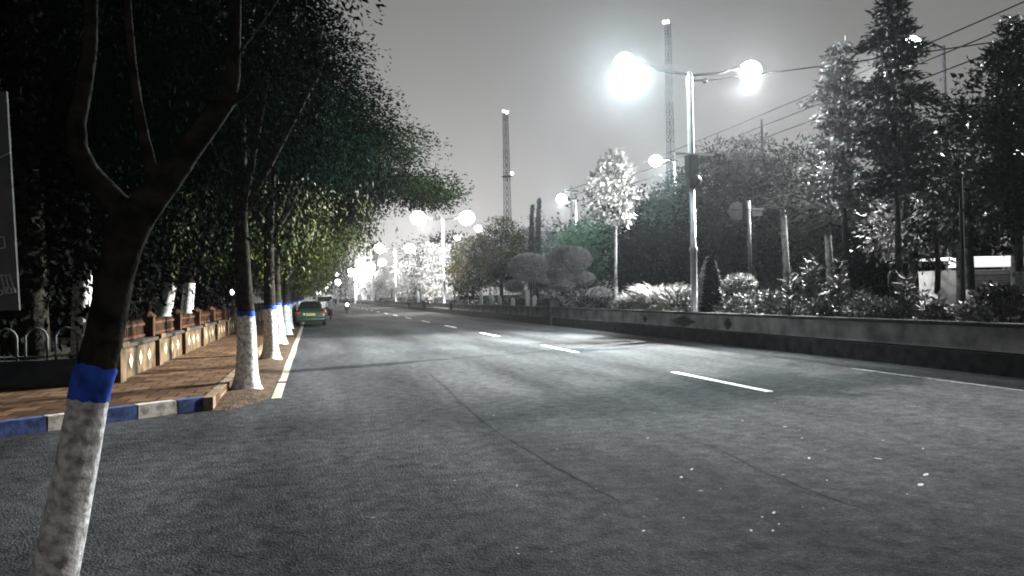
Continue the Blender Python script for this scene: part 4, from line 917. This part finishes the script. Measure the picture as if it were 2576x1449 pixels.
# ================================================================== VEHICLES
def wheel(parent, x, y, r_, w, name='wheel'):
    g = MB(); prof = [(r_ * .72, -w / 2), (r_ * .97, -w / 2 * .9), (r_, -w / 4), (r_, w / 4), (r_ * .97, w / 2 * .9), (r_ * .72, w / 2)]
    n = 22; vs = [(x + z, y + q * math.cos(2 * math.pi * k_ / n), r_ + q * math.sin(2 * math.pi * k_ / n)) for q, z in prof for k_ in range(n)]
    fs = [(i * n + k_, i * n + (k_ + 1) % n, (i + 1) * n + (k_ + 1) % n, (i + 1) * n + k_) for i in range(len(prof) - 1) for k_ in range(n)] + [tuple(range(n)), tuple((len(prof) - 1) * n + k_ for k_ in range(n))]
    g.add(vs, fs); o = g.build(name, 'rubber', parent, smooth=False)
    g = MB(); n = 16; vs = [(x + z, y + q * math.cos(2 * math.pi * k_ / n), r_ + q * math.sin(2 * math.pi * k_ / n)) for q, z in ((r_ * .7, -w / 2 - .006), (r_ * .7, w / 2 + .006)) for k_ in range(n)]
    g.add(vs, [(k_, (k_ + 1) % n, n + (k_ + 1) % n, n + k_) for k_ in range(n)] + [tuple(range(n)), tuple(n + k_ for k_ in range(n))]); g.build('rim', 'rim', o)
    return o
cp = at_z(782, 821); car = thing('parked_car', 'dark green sedan parked by the kerb, seen from the rear', 'car', (cp.x, cp.y + .1, 0))
g = MB(); g.loft([(0, 0, .74, .42, .60), (.03, 0, .82, .34, .80), (.10, 0, .86, .28, .92), (.35, 0, .88, .25, .98), (.75, 0, .89, .24, 1.0), (1.5, 0, .90, .24, .96), (2.7, 0, .90, .24, .95), (3.3, 0, .88, .24, .93), (3.9, 0, .85, .25, .84), (4.25, 0, .78, .28, .74), (4.4, 0, .66, .36, .62)], 28, .42)
body = g.build('body', 'car_paint', car, smooth=True)
g = MB(); g.loft([(.50, 0, .68, .90, .97), (.72, 0, .69, .88, 1.14), (1.15, 0, .66, .88, 1.36), (1.6, 0, .64, .88, 1.435), (2.2, 0, .64, .88, 1.44), (2.7, 0, .66, .88, 1.32), (3.3, 0, .70, .88, .95)], 24, .5)
g.build('cabin', 'car_paint', car, smooth=True)
g = MB(); g.add([(-.58, .60, 1.01), (.58, .60, 1.01), (.50, 1.09, 1.35), (-.50, 1.09, 1.35)], [(0, 1, 2, 3)]); g.v = [(a, b - .075, c + .03) for a, b, c in g.v]; g.build('rear_window', 'glass', car)
for s_ in (-1, 1):
    g = MB(); g.prism([(s_ * .715, .98, 1.0), (s_ * .70, 1.25, 1.32), (s_ * .685, 2.3, 1.37), (s_ * .72, 2.95, 1.02)], (s_ * .012, 0, 0)); g.build('side_window', 'glass', car)
    g = MB(); g.ball((s_ * .69, .07, .76), (.16, .06, .085)); g.build('tail_light', 'red' if s_ < 0 else 'lens_soft', car, smooth=True) if s_ < 0 else g.build('tail_light', 'red', car, smooth=True)
    g = MB(); g.ball((s_ * .95, 2.75, 1.0), (.11, .07, .08)); g.build('mirror', 'car_paint', car, smooth=True)
    for yw in (.85, 3.45): wheel(car, s_ * .76, yw, .31, .20)
g = MB(); g.loft([(-.06, 0, .74, .32, .46), (-.02, 0, .82, .27, .52), (.14, 0, .87, .25, .54)], 20, .4); g.build('rear_bumper', 'car_paint', car, smooth=True)
g = MB(); g.box((0, -.005, .68), (.52, .02, .15)); g.build('number_plate', 'plate', car)
g = MB(); g.box((0, .0, .79), (.9, .03, .03)); g.build('boot_trim', 'chrome', car)
g = MB(); g.box((-.36, .01, .70), (.09, .03, .09)); g.build('reversing_lamp', 'petal', car)

vp = at_z(818, 789); van = thing('delivery_van', 'pale grey van farther along the road beyond the parked car', 'van', (vp.x - .1, vp.y, 0))
g = MB(); g.loft([(0, 0, .74, .5, 1.9), (.05, 0, .82, .35, 1.98), (2.8, 0, .84, .32, 2.0), (3.3, 0, .82, .32, 1.85), (3.8, 0, .80, .34, 1.15), (4.2, 0, .74, .4, .95)], 24, .28); g.build('body', 'van', van, smooth=True)
g = MB(); g.box((0, -.01, 1.5), (1.25, .03, .5)); g.build('rear_window', 'glass', van); g = MB(); g.box((0, -.04, .5), (1.6, .12, .16)); g.build('bumper', 'black_plastic', van)
for s_ in (-1, 1):
    g = MB(); g.box((s_ * .72, -.01, .9), (.12, .04, .34)); g.build('tail_light', 'red', van)
    for yw in (.7, 3.3): wheel(van, s_ * .74, yw, .32, .2)

def motorcycle(label, loc, rz, front_light, group):
    t = thing('motorcycle', label, 'motorcycle', loc, rz, group=group)
    wheel(t, 0, -.62, .29, .09); wheel(t, 0, .62, .29, .08)
    g = MB(); g.tube([(0, .30, .42), (0, .1, .34), (0, -.25, .42), (0, -.6, .62)], [.10, .13, .13, .09], 10); g.tube([(0, .62, .29), (0, .5, .68), (0, .4, .98)], [.05, .05, .04], 8); g.tube([(0, .42, .9), (0, .25, .5), (0, .1, .36)], [.09, .12, .10], 10); g.build('frame', 'black_plastic', t, smooth=True)
    g = MB(); g.loft([(-.72, 0, .09, .66, .74), (-.3, 0, .14, .62, .76), (.05, 0, .12, .62, .72), (.15, 0, .05, .62, .68)], 12, .6); g.build('seat', 'rubber', t, smooth=True)
    g = MB(); g.tube([(-.34, .28, 1.02), (-.15, .38, 1.0), (.15, .38, 1.0), (.34, .28, 1.02)], .016, 6); hb = g.build('handlebar', 'steel_dark', t, smooth=True)
    for s_ in (-1, 1): g = MB(); g.tube([(s_ * .25, .33, 1.01), (s_ * .3, .34, 1.15)], .008, 5); g.ball((s_ * .3, .34, 1.18), (.06, .02, .045)); g.build('mirror', 'steel_dark', t, smooth=True)
    g = MB(); g.tube([(.14, .1, .28), (.15, -.3, .26), (.16, -.7, .36)], [.025, .04, .045], 8); g.build('exhaust', 'chrome', t, smooth=True)
    g = MB(); g.ball((0, .50, .86), (.11, .09, .10) if not front_light else (.17, .09, .17)); g.build('headlight', 'lens_soft' if front_light else 'glass', t, smooth=True)
    g = MB(); g.ball((0, -.78, .70), (.09, .04, .05)); g.build('tail_light', 'red', t, smooth=True)
    return t
def rider(label, loc, rz, shirt, helmet):
    t = thing('person', label, 'person', loc, rz, group=None)
    # one continuous skinned body
    J = {'pelvis': (0, -.22, .80, .145), 'waist': (0, -.20, .98, .125), 'chest': (0, -.12, 1.22, .155), 'neck': (0, -.08, 1.40, .06), 'head': (0, -.05, 1.52, .085), 'crown': (0, -.05, 1.62, .085)}
    E = [('pelvis', 'waist'), ('waist', 'chest'), ('chest', 'neck'), ('neck', 'head'), ('head', 'crown')]
    for s_, n_ in ((-1, 'l'), (1, 'r')):
        J.update({n_ + 'sh': (s_ * .20, -.10, 1.32, .065), n_ + 'el': (s_ * .33, .04, 1.10, .048), n_ + 'wr': (s_ * .31, .24, 1.05, .034), n_ + 'ha': (s_ * .29, .30, 1.04, .035),
                  n_ + 'hp': (s_ * .12, -.16, .78, .10), n_ + 'kn': (s_ * .20, .20, .66, .068), n_ + 'an': (s_ * .17, .06, .30, .045), n_ + 'to': (s_ * .18, .20, .26, .04)})
        E += [('chest', n_ + 'sh'), (n_ + 'sh', n_ + 'el'), (n_ + 'el', n_ + 'wr'), (n_ + 'wr', n_ + 'ha'), ('pelvis', n_ + 'hp'), (n_ + 'hp', n_ + 'kn'), (n_ + 'kn', n_ + 'an'), (n_ + 'an', n_ + 'to')]
    ks_ = list(J); me = bpy.data.meshes.new('body'); me.from_pydata([J[k_][:3] for k_ in ks_], [(ks_.index(a), ks_.index(b)) for a, b in E], [])
    me.materials.append(M[shirt]); o = bpy.data.objects.new('body', me); COL.objects.link(o); o.parent = t
    md = o.modifiers.new('skin', 'SKIN'); md.use_smooth_shade = True
    for i, k_ in enumerate(ks_): me.skin_vertices[0].data[i].radius = (J[k_][3],) * 2
    me.skin_vertices[0].data[0].use_root = True
    ss = o.modifiers.new('sub', 'SUBSURF'); ss.levels = 1; ss.render_levels = 2
    g = MB(); g.ball((0, -.05, 1.60), (.135, .155, .15)); g.build('helmet', helmet, t, smooth=True)
    g = MB(); g.ball((0, .07, 1.58), (.10, .05, .07)); g.build('visor', 'glass', t, smooth=True)
    g = MB(); g.loft([(-.38, 0, .15, .72, .95), (-.25, 0, .21, .70, 1.2), (-.12, 0, .21, .72, 1.3), (.02, 0, .15, .8, 1.25)], 14, .7); g.build('jacket', shirt, t, smooth=True)
    return t
q = at_z(832, 803); motorcycle('dark motorcycle riding away just beyond the parked car', (q.x, q.y, 0), 0, False, 'motorcycles on the road')
rider('person in a grey jacket riding away on the motorcycle beyond the parked car', (q.x, q.y, 0), 0, 'cloth_grey', 'helmet')
q = at_z(873, 787); motorcycle('oncoming motorcycle with a glaring white headlight', (q.x, q.y, 0), math.pi, True, 'motorcycles on the road')
rider('person in dark clothes riding the oncoming motorcycle with the bright headlight', (q.x, q.y, 0), math.pi, 'cloth_dark', 'helmet_white')

# ================================================================== LITTER on the road
def lz(x, y): return ((1700 + x / 1.905) * .844, (1000 + y / 1.905) * .844)
LT = [(lz(*p), s) for p, s in (((978, 484), .07), ((1218, 519), .07), ((1355, 698), .09), ((1748, 701), .11), ((2018, 792), .14), ((1990, 850), .16), ((689, 761), .08), ((630, 806), .09), ((740, 883), .06), ((1210, 792), .05), ((1457, 824), .05), ((1775, 596), .05), ((2002, 643), .06), ((1155, 1008), .08), ((1090, 1032), .05), ((1027, 1109), .06), ((415, 1111), .06), ((1150, 1110), .06), ((480, 443), .05), ((1315, 583), .06), ((440, 583), .07), ((643, 1037), .04), ((195, 1018), .03), ((1436, 982), .03), ((1912, 902), .04), ((1184, 1072), .04), ((1300, 538), .03), ((1160, 385), .05), ((1320, 975), .03), ((853, 871), .03), ((1145, 321), .10), ((490, 930), .03), ((1445, 650), .04), ((1033, 680), .03))]
for x, y, s in ((1060, 942, .05), (1242, 1046, .05), (1300, 1379, .035), (1304, 1394, .035), (1387, 1389, .03), (1300, 1222, .05), (1143, 1209, .04), (1225, 1042, .03), (1120, 1100, .03), (938, 1303, .05), (1095, 1168, .03), (1400, 1130, .04), (1500, 1230, .03), (1620, 1300, .03)): LT.append(((x, y), s))
litter0 = None
for i, ((px, py), s) in enumerate(LT):
    q = at_z(px, py)
    if litter0 is None:
        g = MB(); g.add([(-.5, 0, .02), (-.2, -.22, .05), (.25, -.2, .03), (.5, 0, .10), (.2, .2, .04), (-.25, .18, .06), (0, 0, .14)], [(0, 1, 6), (1, 2, 6), (2, 3, 6), (3, 4, 6), (4, 5, 6), (5, 0, 6)]); litter0 = o = g.build('fallen_petal', 'litter')
    else: o = litter0.copy(); COL.objects.link(o)
    tag(o, 'small pale fallen petal lying on the dark asphalt', 'petal', 'pale petals scattered over the road'); o.location = (q.x, q.y, .002); o.scale = (s * .75, s * .6, s * .4); o.rotation_euler.z = random.uniform(0, 6)

# ================================================================== HAZE
def haze(density):
    g = MB(); g.box((70, 130, 30), (560, 330, 64)); o = g.build('haze', 'ground')
    m = bpy.data.materials.new('haze'); m.use_nodes = True; t = m.node_tree; t.nodes.remove(t.nodes["Principled BSDF"])
    v = t.nodes.new("ShaderNodeVolumePrincipled"); v.inputs["Density"].default_value = density; v.inputs["Color"].default_value = (.9, .93, .95, 1); v.inputs["Anisotropy"].default_value = 0.88
    t.links.new(v.outputs[0], t.nodes["Material Output"].inputs["Volume"]); o.data.materials.clear(); o.data.materials.append(m); tag(o, kind='stuff')
    o["label"] = 'thin night haze glowing round the street lamps'
haze(0.00026)
